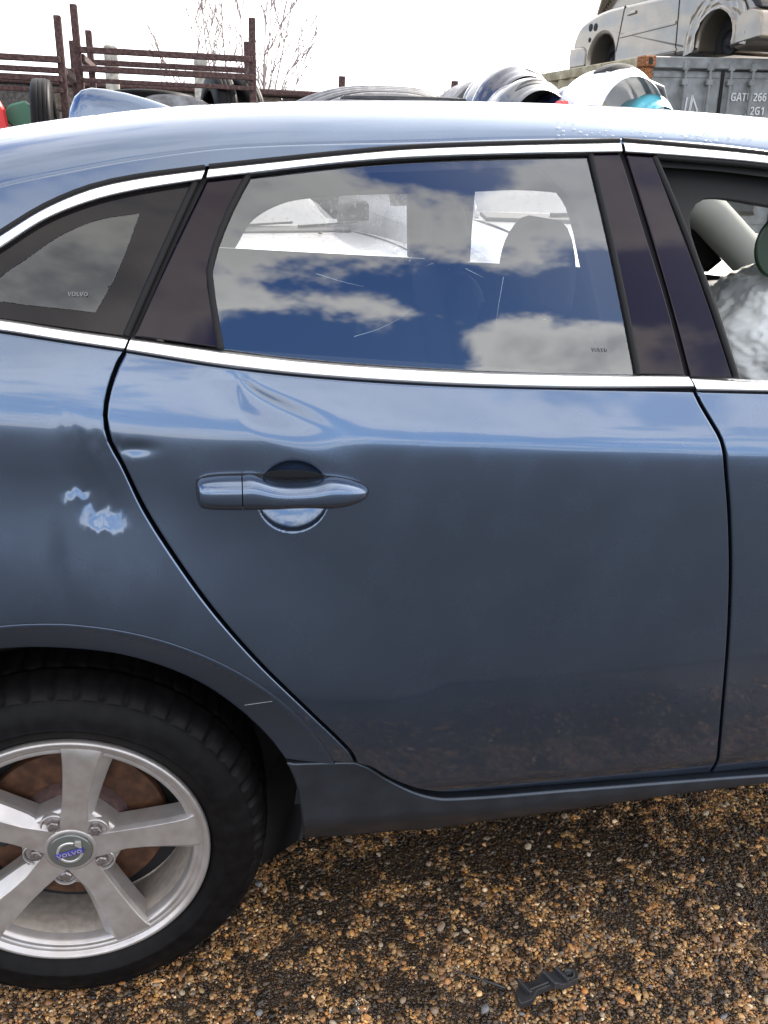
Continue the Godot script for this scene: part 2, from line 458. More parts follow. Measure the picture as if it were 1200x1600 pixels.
# ---------------------------------------------------------------- outlines in metres on that surface
const BELT_Q := [[-0.115, 1.150, -0.005, 1.134, 0.070, 1.123, 0.142, 1.113]]
const BELT_D := [[0.146, 1.112, 0.267, 1.094, 0.391, 1.081, 0.566, 1.070, 0.753, 1.064, 0.935, 1.059]]
const BELT_F := [[0.937, 1.059, 1.058, 1.055, 1.201, 1.050, 1.75, 1.035]]
const GAP_Q := [[0.144, 1.112, 0.134, 1.094, 0.123, 1.065, 0.117, 1.034, 0.121, 1.002, 0.134, 0.972, 0.158, 0.910, 0.191, 0.847, 0.239, 0.767, 0.300, 0.680, 0.375, 0.583, 0.442, 0.493, 0.454, 0.464]]
const GAP_F := [[0.937, 1.059, 0.946, 1.041, 0.965, 1.012, 0.978, 0.990, 0.991, 0.942, 1.008, 0.881, 1.034, 0.772, 1.057, 0.654, 1.079, 0.524, 1.109, 0.360]]
const DOOR_BOTTOM := [[1.112, 0.347, 0.849, 0.358, 0.685, 0.363, 0.616, 0.369, 0.563, 0.390, 0.512, 0.422, 0.474, 0.455, 0.454, 0.464]]
const ARCH := [[0.343, 0.472, 0.317, 0.517, 0.270, 0.576, 0.207, 0.634, 0.120, 0.679, 0.035, 0.697, -0.049, 0.702, -0.135, 0.686, -0.21, 0.645, -0.29, 0.57, -0.34, 0.48, -0.37, 0.36]]
const ROCK_TOP := [[0.344, 0.456, 0.457, 0.448, 0.477, 0.437, 0.516, 0.404, 0.567, 0.373, 0.617, 0.360, 0.848, 0.355, 1.110, 0.349, 1.400, 0.338, 2.2, 0.33]]
const ROCK_BOT := [[2.2, 0.27], [1.403, 0.324, 1.242, 0.322, 1.043, 0.315, 0.806, 0.291, 0.519, 0.251, 0.377, 0.266]]
const ROCK_END := [[0.377, 0.266, 0.368, 0.347, 0.360, 0.407, 0.344, 0.456]]
const CHROME_TOP_D_OUT := [[0.254, 1.330, 0.333, 1.341, 0.428, 1.354, 0.527, 1.366, 0.679, 1.378, 0.848, 1.389]]
const CHROME_TOP_D_IN := [[0.250, 1.317, 0.332, 1.329, 0.428, 1.343, 0.527, 1.354, 0.677, 1.365, 0.849, 1.375]]
const CHROME_TOP_F_OUT := [[0.853, 1.390, 0.944, 1.388, 1.097, 1.382, 1.246, 1.370, 1.45, 1.325, 1.62, 1.25, 1.80, 1.11]]
const CHROME_TOP_F_IN := [[0.855, 1.375, 0.942, 1.374, 1.094, 1.369, 1.242, 1.357, 1.44, 1.31, 1.61, 1.236, 1.785, 1.10]]
const CHROME_TOP_Q_OUT := [[-0.135, 1.145, -0.118, 1.165, -0.093, 1.185, -0.049, 1.215, -0.004, 1.243, 0.049, 1.276, 0.104, 1.300, 0.159, 1.314, 0.249, 1.329]]
const CHROME_TOP_Q_IN := [[-0.118, 1.152, -0.104, 1.165, -0.080, 1.180, -0.041, 1.204, -0.004, 1.227, 0.049, 1.261, 0.104, 1.284, 0.159, 1.299, 0.243, 1.315]]
const CHROME_LOW_Q_UP := [[-0.118, 1.158, -0.005, 1.146, 0.071, 1.135, 0.148, 1.125]]
const CHROME_LOW_Q_DN := [[-0.135, 1.146, -0.005, 1.133, 0.071, 1.122, 0.142, 1.112]]
const CHROME_LOW_D_UP := [[0.151, 1.125, 0.267, 1.110, 0.392, 1.097, 0.567, 1.086, 0.754, 1.080, 0.928, 1.077]]
const CHROME_LOW_D_DN := [[0.145, 1.111, 0.267, 1.093, 0.392, 1.080, 0.567, 1.069, 0.753, 1.063, 0.937, 1.062]]
const CHROME_LOW_F_UP := [[0.933, 1.074, 1.059, 1.068, 1.203, 1.064, 1.78, 1.048]]
const CHROME_LOW_F_DN := [[0.941, 1.058, 1.058, 1.055, 1.201, 1.051, 1.76, 1.035]]
const QGLASS := [[-0.112, 1.153, -0.080, 1.178, -0.041, 1.204, -0.004, 1.228, 0.049, 1.262, 0.104, 1.284, 0.159, 1.300, 0.233, 1.313], [0.233, 1.313, 0.189, 1.223, 0.142, 1.128], [0.142, 1.128, 0.071, 1.137, -0.005, 1.147, -0.108, 1.157]]
const QCLEAR := [[-0.020, 1.166, -0.010, 1.190, 0.026, 1.216, 0.065, 1.243, 0.111, 1.263, 0.165, 1.273], [0.165, 1.273, 0.138, 1.207, 0.108, 1.154], [0.108, 1.154, 0.071, 1.158, 0.025, 1.162, 0.003, 1.165]]
const CTRIM := [[0.250, 1.316, 0.305, 1.324], [0.305, 1.324, 0.280, 1.281, 0.259, 1.234, 0.251, 1.205, 0.254, 1.171, 0.263, 1.112], [0.263, 1.112, 0.152, 1.126], [0.152, 1.126, 0.199, 1.220, 0.250, 1.316]]
const RGLASS := [[0.305, 1.324, 0.401, 1.339, 0.527, 1.353, 0.677, 1.365, 0.801, 1.371], [0.801, 1.371, 0.825, 1.236, 0.852, 1.078], [0.852, 1.078, 0.659, 1.083, 0.478, 1.092, 0.350, 1.102, 0.263, 1.112], [0.263, 1.112, 0.254, 1.171, 0.251, 1.205, 0.259, 1.234, 0.280, 1.281, 0.305, 1.324]]
const BTRIM_R := [[0.802, 1.372, 0.849, 1.375], [0.849, 1.375, 0.876, 1.271, 0.904, 1.173, 0.928, 1.076], [0.928, 1.076, 0.852, 1.078], [0.852, 1.078, 0.825, 1.236, 0.802, 1.372]]
const BTRIM_F := [[0.856, 1.374, 0.902, 1.373], [0.902, 1.373, 0.930, 1.290, 0.971, 1.174, 1.005, 1.073], [1.005, 1.073, 0.934, 1.074], [0.934, 1.074, 0.909, 1.173, 0.883, 1.271, 0.856, 1.374]]
const FOPEN := [[0.907, 1.370, 1.093, 1.364, 1.240, 1.350, 1.44, 1.30, 1.60, 1.228, 1.76, 1.10], [1.76, 1.10, 1.74, 1.052], [1.74, 1.052, 1.203, 1.066, 1.011, 1.073], [1.011, 1.073, 0.981, 1.165, 0.940, 1.281, 0.907, 1.370]]
const ROOF_EDGE := [[-0.75, 1.03, -0.55, 1.12, -0.35, 1.19, -0.115, 1.264, -0.004, 1.302, 0.073, 1.321, 0.151, 1.338, 0.257, 1.356, 0.333, 1.364, 0.429, 1.371, 0.528, 1.377, 0.679, 1.388, 0.849, 1.397, 0.990, 1.397, 1.099, 1.391, 1.247, 1.378, 1.45, 1.335, 1.64, 1.258, 1.83, 1.115]]
const FAR_L := [[0.289, 1.106, 0.341, 1.188, 0.426, 1.238, 0.52, 1.258, 0.64, 1.27, 0.790, 1.278], [0.790, 1.278, 0.819, 1.093], [0.819, 1.093, 0.289, 1.106]]
const FAR_R := [[0.985, 1.292, 1.121, 1.301, 1.26, 1.295, 1.44, 1.265, 1.58, 1.20, 1.74, 1.075], [1.74, 1.075, 1.014, 1.084], [1.014, 1.084, 0.985, 1.292]]

func spline(segs: Array, step := 0.012) -> PackedVector2Array:
	var out := PackedVector2Array()
	for s in segs:
		var p := PackedVector2Array()
		for i in range(0, s.size(), 2): p.append(Vector2(s[i], s[i + 1]))
		for i in p.size() - 1:
			var a := p[maxi(i - 1, 0)]; var b := p[i]; var c := p[i + 1]; var d := p[mini(i + 2, p.size() - 1)]
			var len := b.distance_to(c)
			var m1 := (c - a) * (len / maxf(a.distance_to(b) + len, 1e-6)) if i > 0 else (c - b)
			var m2 := (d - b) * (len / maxf(c.distance_to(d) + len, 1e-6)) if i + 2 < p.size() else (c - b)
			var n := maxi(1, int(len / step))
			for k in n:
				var t := float(k) / n
				var q := (2 * t * t * t - 3 * t * t + 1) * b + (t * t * t - 2 * t * t + t) * m1 + (-2 * t * t * t + 3 * t * t) * c + (t * t * t - t * t) * m2
				if out.is_empty() or out[out.size() - 1].distance_to(q) > 0.0015: out.append(q)
		if out.is_empty() or out[out.size() - 1].distance_to(p[p.size() - 1]) > 0.0015: out.append(p[p.size() - 1])
	if out.size() > 2 and out[0].distance_to(out[out.size() - 1]) < 0.0015: out.remove_at(out.size() - 1)
	return out

func rev(a: PackedVector2Array) -> PackedVector2Array:
	var b := a.duplicate(); b.reverse(); return b

func cat(list: Array) -> PackedVector2Array:
	var out := PackedVector2Array()
	for a in list:
		for p in a:
			if out.is_empty() or out[out.size() - 1].distance_to(p) > 0.0015: out.append(p)
	if out[0].distance_to(out[out.size() - 1]) < 0.0015: out.remove_at(out.size() - 1)
	return out

func dense(a: PackedVector2Array, step: float) -> PackedVector2Array:
	var out := PackedVector2Array()
	for i in a.size():
		var p := a[i]; var q := a[(i + 1) % a.size()]
		var n := maxi(1, int(ceil(p.distance_to(q) / step)))
		for k in n: out.append(p.lerp(q, float(k) / n))
	return out

func snorm(id: String, x: float, y: float) -> Vector3:
	var h := 0.0025
	return Vector3(-(surf(id, x + h, y) - surf(id, x - h, y)) / (2 * h), -(surf(id, x, y + h) - surf(id, x, y - h)) / (2 * h), 1.0).normalized()

# a sheet on the surface inside an outline, with rolled edges
func panel(mb: MB, outline: PackedVector2Array, id: String, inset := 0.0, gap := 0.0, r := 0.003, deep := 0.02, cell := 0.014, fine: Array = []) -> void:
	var poly := outline
	if gap > 0.0:
		var o := Geometry2D.offset_polygon(poly, -gap)
		poly = o[0]
		for q in o:
			if q.size() > poly.size(): poly = q
	poly = dense(poly, 0.012)
	var w := poly.size()
	var cw := Geometry2D.is_polygon_clockwise(poly)
	var nrm := PackedVector2Array(); var inner := PackedVector2Array()
	for i in w:
		var d := (poly[(i + 1) % w] - poly[(i + w - 1) % w]).normalized()
		var o := Vector2(-d.y, d.x) if cw else Vector2(d.y, -d.x)
		nrm.append(o); inner.append(poly[i] - o * r)
	if r > 0.0:   # rolled edge, then the flange going in
		var rows := []; var norms := []
		for k in 6:
			var a := PI / 2.0 * mini(k, 4) / 4.0
			var row := PackedVector3Array(); var nr := PackedVector3Array()
			for i in w:
				var p := inner[i] + nrm[i] * r * sin(a)
				var z := surf(id, inner[i].x, inner[i].y) - inset - r * (1.0 - cos(a)) - (deep if k == 5 else 0.0)
				row.append(Vector3(p.x, p.y, z))
				nr.append((snorm(id, inner[i].x, inner[i].y) * cos(a) + Vector3(nrm[i].x, nrm[i].y, 0) * sin(a)).normalized())
			rows.append(row); norms.append(nr)
		var base := mb.v.size()
		for k in 6:
			for i in w: mb.vert(rows[k][i], norms[k][i])
		for k in 5:
			for i in w:
				var j := (i + 1) % w
				mb.tri_i(base + k * w + i, base + k * w + j, base + (k + 1) * w + j)
				mb.tri_i(base + k * w + i, base + (k + 1) * w + j, base + (k + 1) * w + i)
	var lo := inner[0]; var hi := inner[0]
	for p in inner: lo = lo.min(p); hi = hi.max(p)
	lo -= Vector2(0.0007, 0.0011)
	var nx := int(ceil((hi.x - lo.x) / cell)) + 1; var ny := int(ceil((hi.y - lo.y) / cell)) + 1
	var edge := {}
	for i in w:
		var a := inner[i]; var b := inner[(i + 1) % w]
		var n := maxi(1, int(a.distance_to(b) / (cell * 0.2)))
		for k in n + 1:
			var q := (a.lerp(b, float(k) / n) - lo) / cell
			edge[int(q.x) + nx * int(q.y)] = true
	var ids := {}
	for j in ny:
		var run := 0   # 0 unknown, 1 inside, -1 outside: whole cells between boundary cells are alike
		for i in nx:
			var c0 := lo + Vector2(i, j) * cell
			if edge.has(i + nx * j):
				run = 0
				var sq := PackedVector2Array([c0, c0 + Vector2(cell, 0), c0 + Vector2(cell, cell), c0 + Vector2(0, cell)])
				for part in Geometry2D.intersect_polygons(inner, sq):
					if Geometry2D.is_polygon_clockwise(part): continue
					var pv := PackedInt32Array()
					for p in part: pv.append(_sv(mb, ids, id, inset, p))
					var tr := Geometry2D.triangulate_polygon(part)
					for k in range(0, tr.size(), 3): mb.tri_i(pv[tr[k]], pv[tr[k + 1]], pv[tr[k + 2]])
				continue
			if run == 0: run = 1 if Geometry2D.is_point_in_polygon(c0 + Vector2(cell, cell) * 0.5, inner) else -1
			if run < 0: continue
			var div := 1
			for f in fine:
				if f[0].has_point(c0 + Vector2(cell, cell) * 0.5): div = maxi(div, f[1])
			var s := cell / div
			for dj in div:
				for di in div:
					var c := c0 + Vector2(di, dj) * s
					var a := _sv(mb, ids, id, inset, c); var b := _sv(mb, ids, id, inset, c + Vector2(s, 0))
					var d := _sv(mb, ids, id, inset, c + Vector2(s, s)); var e := _sv(mb, ids, id, inset, c + Vector2(0, s))
					mb.tri_i(a, b, d); mb.tri_i(a, d, e)

func _sv(mb: MB, ids: Dictionary, id: String, inset: float, p: Vector2) -> int:
	var key := Vector2i(roundi(p.x * 20000.0), roundi(p.y * 20000.0))
	if ids.has(key): return ids[key]
	var i := mb.vert(Vector3(p.x, p.y, surf(id, p.x, p.y) - inset), snorm(id, p.x, p.y), p)
	ids[key] = i
	return i

# a rounded moulding between two lines on the surface
func moulding(mb: MB, upper: Array, lower: Array, bulge: float, id := "base", inset := 0.0) -> void:
	var a := spline(upper, 0.01); var b := spline(lower, 0.01)
	var n := 90
	var rows := []
	for k in 9:
		var t := (k - 1) / 6.0
		var tt := clampf(t, 0.0, 1.0)
		var row := PackedVector3Array()
		for i in n + 1:
			var f := float(i) / n
			var p := _along(a, f).lerp(_along(b, f), tt)
			var z := surf(id, p.x, p.y) - inset + bulge * pow(1.0 - pow(absf(2.0 * tt - 1.0), 3.0), 0.5)
			if k == 0 or k == 8: z = surf(id, p.x, p.y) - inset - 0.015
			row.append(Vector3(p.x, p.y, z))
		rows.append(row)
	mb.grid(rows)
	for e in [0, n]:
		for k in range(1, 7): mb.tri(rows[k][e], rows[k + 1][e], rows[0][e].lerp(rows[8][e], 0.5), Vector3(-1 if e == 0 else 1, 0, 0))

func _along(a: PackedVector2Array, f: float) -> Vector2:
	var lo := a[0].x; var hi := a[a.size() - 1].x
	var x := lerpf(lo, hi, f)
	for i in a.size() - 1:
		if x <= a[i + 1].x or i == a.size() - 2:
			return a[i].lerp(a[i + 1], clampf((x - a[i].x) / maxf(a[i + 1].x - a[i].x, 1e-6), 0.0, 1.0))
	return a[0]

# ---------------------------------------------------------------- the blue car
func roof_y(edge: PackedVector2Array, x: float) -> float:
	for i in edge.size() - 1:
		if x <= edge[i + 1].x: return lerpf(edge[i].y, edge[i + 1].y, clampf((x - edge[i].x) / (edge[i + 1].x - edge[i].x), 0, 1))
	return edge[edge.size() - 1].y

const CROWN := [-0.75, 1.16, -0.5, 1.262, -0.3, 1.325, -0.1, 1.378, 0.1, 1.415, 0.3, 1.438, 0.6, 1.456, 0.9, 1.463, 1.2, 1.461, 1.47, 1.44]

func roof_sheet(mb: MB, drop: float) -> void:
	var edge := spline(ROOF_EDGE)
	var crown := spline([CROWN])
	var rows := []
	for i in 75:
		var x := lerpf(-0.75, 1.47, i / 74.0)
		var ye := roof_y(edge, x); var yc := roof_y(crown, x)
		var ze := side_base(x, ye)
		var row := PackedVector3Array([Vector3(x, ye - 0.010 - drop, side_base(x, ye - 0.010) - 0.0016)])
		for k in 49:
			var u := k / 24.0
			var m := u > 1.0
			if m: u = 2.0 - u
			u = pow(u, 1.9)
			var z := lerpf(ze, ZC, u)
			var y := yc - (yc - ye) * (0.36 * pow(1 - u, 2.0) + 0.64 * pow(1 - u, 17.0))
			if m: z = 2.0 * ZC - z
			row.append(Vector3(x, y - drop, z))
		rows.append(row)
	mb.grid(rows)

func grip(mb: MB, prof: Array, z0: float, depth: float) -> void:   # prof rows: x, top, bottom, share of depth
	var pts := []
	for i in prof.size() - 1:
		for k in 6:
			var t := k / 6.0
			var a: Array = prof[maxi(i - 1, 0)]; var b: Array = prof[i]; var c: Array = prof[i + 1]; var d: Array = prof[mini(i + 2, prof.size() - 1)]
			var q := []
			for e in 4: q.append(0.5 * (2.0 * b[e] + (c[e] - a[e]) * t + (2.0 * a[e] - 5.0 * b[e] + 4.0 * c[e] - d[e]) * t * t + (3.0 * b[e] - a[e] - 3.0 * c[e] + d[e]) * t * t * t))
			pts.append(q)
	pts.append(prof[prof.size() - 1])
	var rows := []
	for p in pts:
		var row := PackedVector3Array()
		for k in 21:
			var a := PI * k / 20.0
			var y: float = (p[1] + p[2]) * 0.5 + (p[1] - p[2]) * 0.5 * signf(cos(a)) * pow(absf(cos(a)), 0.8)
			row.append(Vector3(p[0], y, z0 + depth * p[3] * pow(sin(a), 0.62)))
		row.append(Vector3(p[0], p[2], z0 - 0.02)); row.append(Vector3(p[0], p[1], z0 - 0.02))
		rows.append(row)
	mb.grid(rows, true)
	for e in [0, rows.size() - 1]:
		var r: PackedVector3Array = rows[e]
		for k in range(1, r.size() - 1): mb.tri(r[0], r[k], r[k + 1], Vector3(-1 if e == 0 else 1, 0, 0))

func text_mesh(s: String, size: float, depth: float, m: Material) -> TextMesh:
	var t := TextMesh.new()
	var f := SystemFont.new()
	f.font_names = PackedStringArray(["Droid Sans"]); f.font_weight = 700
	t.font = f; t.text = s; t.font_size = 64; t.pixel_size = size / 46.0; t.depth = depth; t.curve_step = 2.0
	t.material = m
	return t

func fan(mb: MB, p: PackedVector2Array, id: String, inset: float) -> void: panel(mb, p, id, inset, 0.0, 0.0005, 0.0, 0.02)

func build_wheel(car: Node3D) -> void:
	var root := Node3D.new(); root.name = "wheel"; car.add_child(root); root.position = Vector3(HUB.x, HUB.y, 0)
	# tyre
	var mb := MB.new()
	var prof := [[0.213, -0.054], [0.2225, -0.041], [0.232, -0.032], [0.244, -0.0265], [0.2455, -0.0248], [0.249, -0.0245], [0.2505, -0.0258], [0.262, -0.0235], [0.274, -0.0235], [0.284, -0.0265], [0.290, -0.0295], [0.2915, -0.0285], [0.2945, -0.0295], [0.300, -0.0345], [0.3065, -0.043], [0.3115, -0.056], [0.3145, -0.075], [0.3155, -0.083], [0.308, -0.085], [0.308, -0.092], [0.316, -0.094], [0.316, -0.165], [0.3145, -0.185], [0.309, -0.21], [0.29, -0.228], [0.25, -0.232], [0.222, -0.22]]
	var rows := []
	var segs := 420
	for k in prof.size():
		var row := PackedVector3Array()
		for i in segs:
			var a := TAU * i / segs
			var r: float = prof[k][0]; var z: float = prof[k][1]
			if k >= 12 and k <= 18 and i % 8 < 2: r -= 0.0030; z -= 0.0040
			if k >= 20 and k <= 22 and (i + 3) % 7 < 1: r -= 0.005
			if k == 8 and (i % 60) < 14 and i % 2 == 0: z += 0.0009
			var p := Vector3(cos(a) * r, sin(a) * r, z)
			p.z -= 0.010 * smoothstep(0.245, 0.29, r)
			if p.y < -0.300: p.y = -0.300
			if p.y < -0.2: p.z += 0.003 * smoothstep(-0.2, -0.29, p.y) * (1.0 if k < 14 else 0.0)
			row.append(p)
		rows.append(row)
	mb.grid(rows, true)
	put("tyre", mb, M.tyre, root)
	# rim with its five spokes
	mb = MB.new()
	mb.lathe([Vector2(0.212, -0.056), Vector2(0.2195, -0.047), Vector2(0.2212, -0.040), Vector2(0.2200, -0.0345), Vector2(0.2165, -0.0325), Vector2(0.2125, -0.0345), Vector2(0.2105, -0.0395), Vector2(0.2080, -0.0405), Vector2(0.2050, -0.0395), Vector2(0.2030, -0.0420), Vector2(0.2005, -0.0425), Vector2(0.1975, -0.0410), Vector2(0.1945, -0.0425), Vector2(0.1915, -0.049), Vector2(0.189, -0.062)], 160)
	put("rim", mb, M.alloy, root)
	mb = MB.new()
	mb.lathe([Vector2(0.1893, -0.060), Vector2(0.183, -0.085), Vector2(0.182, -0.14), Vector2(0.187, -0.19), Vector2(0.20, -0.225)], 120)
	put("rim_barrel", mb, M.alloy_in, root)
	var st := [[0.030, 0.0265, -0.0500], [0.055, 0.0255, -0.0490], [0.085, 0.0265, -0.0480], [0.115, 0.0290, -0.0455], [0.145, 0.0325, -0.0425], [0.170, 0.0360, -0.0400], [0.190, 0.0400, -0.0385], [0.2005, 0.0440, -0.0395], [0.2065, 0.0480, -0.0415]]
	for s in 5:
		mb = MB.new()
		var ang := PI / 2 - deg_to_rad(13.0 + 72.0 * s)
		var t := Transform3D(Basis(Vector3(0, 0, 1), ang - PI / 2), Vector3.ZERO)
		var secs := []
		for q in st:
			var w: float = q[1]; var z: float = q[2]
			var fl := smoothstep(0.03, 0.10, q[0])
			secs.append([Vector3(-w, q[0], z - 0.042), Vector3(-w, q[0], z - 0.010), Vector3(-w * 0.93, q[0], z - 0.001), Vector3(-w * 0.90, q[0], z), Vector3(lerpf(w * 0.86, w * 0.42, fl), q[0], z + 0.0005), Vector3(lerpf(w * 0.92, w * 0.50, fl), q[0], z - 0.0012), Vector3(w * 0.98, q[0], z - 0.015 * fl - 0.002), Vector3(w * 1.02, q[0], z - 0.019 * fl - 0.004), Vector3(w * 1.02, q[0], z - 0.045)])
		for pr in [[0, 1], [1, 2, 3], [3, 4], [4, 5], [5, 6], [6, 7], [7, 8]]:
			var rws := []
			for sec in secs:
				var row := PackedVector3Array()
				for k in pr: row.append(t * sec[k])
				rws.append(row)
			mb.grid(rws, false, true)
		put("spoke", mb, M.alloy, root)
	# webs and the bolt cups between the spokes
	for s in 5:
		mb = MB.new()
		var ang := PI / 2 - deg_to_rad(49.0 + 72.0 * s)
		var c := Vector2(cos(ang), sin(ang)) * 0.054
		var web := PackedVector2Array()
		for k in 15:
			var u := lerpf(-1.0, 1.0, k / 14.0)
			var aa := ang + u * 0.60
			web.append(Vector2(cos(aa), sin(aa)) * (0.086 - 0.010 * (1.0 - u * u)))
		for k in 7:
			var aa := ang + lerpf(0.60, -0.60, k / 6.0)
			web.append(Vector2(cos(aa), sin(aa)) * 0.030)
		mb.puff(web, [[0.006, -0.0555], [0.002, -0.0575], [0.0, -0.062], [0.0, -0.095]], Transform3D.IDENTITY, false)
		put("spoke_web", mb, M.alloy, root)
		mb = MB.new()
		var tt := Transform3D(Basis.IDENTITY, Vector3(c.x, c.y, 0))
		mb.lathe([Vector2(0.0225, -0.064), Vector2(0.0212, -0.0535), Vector2(0.0198, -0.0500), Vector2(0.0183, -0.0505), Vector2(0.0172, -0.056)], 36, tt)
		put("bolt_cup", mb, M.alloy, root)
		mb = MB.new()
		mb.lathe([Vector2(0.0174, -0.0545), Vector2(0.0165, -0.0562), Vector2(0.0002, -0.0564)], 36, tt)
		put("bolt_well", mb, M.gapdark, root)
		mb = MB.new()
		var hx := []
		for q in [[0.0102, -0.0554], [0.0102, -0.0475], [0.0086, -0.0455], [0.0001, -0.0452]]:
			var row := PackedVector3Array()
			for k in 6: row.append(tt * Vector3(cos(TAU * k / 6 + s), sin(TAU * k / 6 + s), 0) * 1.0 + Vector3.ZERO)
			for k in 6:
				var a := TAU * k / 6 + s * 0.7
				row[k] = Vector3(c.x + cos(a) * q[0], c.y + sin(a) * q[0], q[1])
			hx.append(row)
		for j in 3:
			for k in 6: mb.quad(hx[j][k], hx[j][(k + 1) % 6], hx[j + 1][(k + 1) % 6], hx[j + 1][k], (hx[j][k] + hx[j + 1][k]) * 0.5 - Vector3(c.x, c.y, -0.06))
		put("wheel_bolt", mb, M.bolt, root)
	# centre
	mb = MB.new()
	mb.lathe([Vector2(0.046, -0.075), Vector2(0.0445, -0.055), Vector2(0.041, -0.0492), Vector2(0.0355, -0.0482), Vector2(0.0342, -0.0505)], 60)
	put("hub", mb, M.alloy, root)
	mb = MB.new()
	mb.lathe([Vector2(0.0343, -0.052), Vector2(0.0336, -0.0462), Vector2(0.0315, -0.0452), Vector2(0.018, -0.0442), Vector2(0.0002, -0.0438)], 60)
	var cap := put("hub_cap", mb, M.capgrey, root)
	mb = MB.new()
	var ring := []
	for k in 25:
		var row := PackedVector3Array()
		for i in 9:
			var a := TAU * i / 8
			var aa := deg_to_rad(62.0) + TAU * (0.02 + 0.96 * k / 24.0)
			var rr := 0.0185 + 0.0024 * cos(a)
			row.append(Vector3(cos(aa) * rr, sin(aa) * rr, -0.0436 + 0.0012 * sin(a)))
		ring.append(row)
	mb.grid(ring)
	var ar := Vector2(cos(deg_to_rad(50.0)), sin(deg_to_rad(50.0)))
	mb.puff(PackedVector2Array([ar * 0.0165 + Vector2(-0.002, 0.002), ar * 0.024 + Vector2(-0.0062, 0.0035), ar * 0.0265 + Vector2(0.001, 0.001), ar * 0.024 + Vector2(0.0035, -0.0062), ar * 0.0165 + Vector2(0.002, -0.002)]), [[0.0003, -0.0418], [0.0, -0.0425], [0.0, -0.0445]])
	put("emblem_ring", mb, M.badge, cap)
	mb = MB.new()
	mb.box(Transform3D(Basis(Vector3(0, 0, 1), 0.23), Vector3(0, 0, -0.0418)), Vector3(0.044, 0.0094, 0.0022), 0.0005)
	put("emblem_band", mb, M.badgeblue, cap)
	inst("emblem_lettering", text_mesh("VOLVO", 0.0062, 0.0005, M.badge), cap, Transform3D(Basis(Vector3(0, 0, 1), 0.23).scaled_local(Vector3(1.45, 1.0, 1.0)), Vector3(0, 0, -0.0405)))
	# brake
	mb = MB.new()
	mb.lathe([Vector2(0.148, -0.120), Vector2(0.1475, -0.108), Vector2(0.145, -0.1065), Vector2(0.094, -0.1065), Vector2(0.090, -0.108)], 90)
	put("brake_disc", mb, M.rust_disc, root)
	mb = MB.new()
	mb.lathe([Vector2(0.092, -0.112), Vector2(0.085, -0.097), Vector2(0.078, -0.092), Vector2(0.02, -0.092)], 60)
	put("brake_hat", mb, M.rust, root)
	mb = MB.new()
	mb.lathe([Vector2(0.181, -0.135), Vector2(0.15, -0.13), Vector2(0.05, -0.125)], 60)
	mb.box(Transform3D(Basis(Vector3(0, 0, 1), 0.5), Vector3(-0.125, 0.05, -0.105)), Vector3(0.05, 0.13, 0.05), 0.008)
	put("brake_backing_plate", mb, M.gapdark, root)

func build_seat(car: Node3D, x: float, z: float, called: String) -> void:
	var root := Node3D.new(); root.name = called; car.add_child(root, true); root.position = Vector3(x, 0, z)
	var mb := MB.new()
	mb.puff(spline([[-0.06, 0.55, -0.10, 0.80, -0.155, 1.02, -0.15, 1.09, -0.10, 1.105, -0.055, 1.06, 0.02, 0.80, 0.07, 0.60], [0.07, 0.60, -0.06, 0.55]], 0.03), [[0.03, 0.245], [0.008, 0.235], [0.0, 0.20], [0.0, -0.20], [0.008, -0.235], [0.03, -0.245]])
	put("backrest", mb, M.cloth, root)
	mb = MB.new()
	mb.box(Transform3D(Basis(Vector3(0, 0, 1), 0.08), Vector3(0.30, 0.50, 0)), Vector3(0.56, 0.16, 0.5), 0.05)
	put("seat_cushion", mb, M.cloth, root)
	mb = MB.new()
	mb.puff(spline([[-0.155, 1.115, -0.165, 1.16, -0.158, 1.225, -0.130, 1.266, -0.100, 1.268, -0.078, 1.240, -0.062, 1.18, -0.062, 1.115], [-0.062, 1.115, -0.10, 1.095, -0.155, 1.115]], 0.015), [[0.025, 0.095], [0.008, 0.085], [0.0, 0.065], [0.0, -0.065], [0.008, -0.085], [0.025, -0.095]])
	put("headrest", mb, M.cloth, root)
	mb = MB.new()
	for s in [-0.07, 0.07]: mb.tube([Vector3(-0.11, 1.05, s), Vector3(-0.112, 1.16, s)], 0.006, 0.006)
	put("headrest_post", mb, M.chrome, root)

func drops(called: String, parent: Node3D, n: int, place: Callable) -> void:
	var s := SphereMesh.new(); s.radius = 1.0; s.height = 2.0; s.radial_segments = 10; s.rings = 5
	s.material = M.drop
	var mm := MultiMesh.new()
	mm.transform_format = MultiMesh.TRANSFORM_3D; mm.mesh = s; mm.instance_count = n
	for i in n:
		var t: Transform3D = place.call(i)
		mm.set_instance_transform(i, t)
	var o := MultiMeshInstance3D.new()
	o.multimesh = mm; o.name = called; o.set_meta("kind", "stuff")
	parent.add_child(o, true)

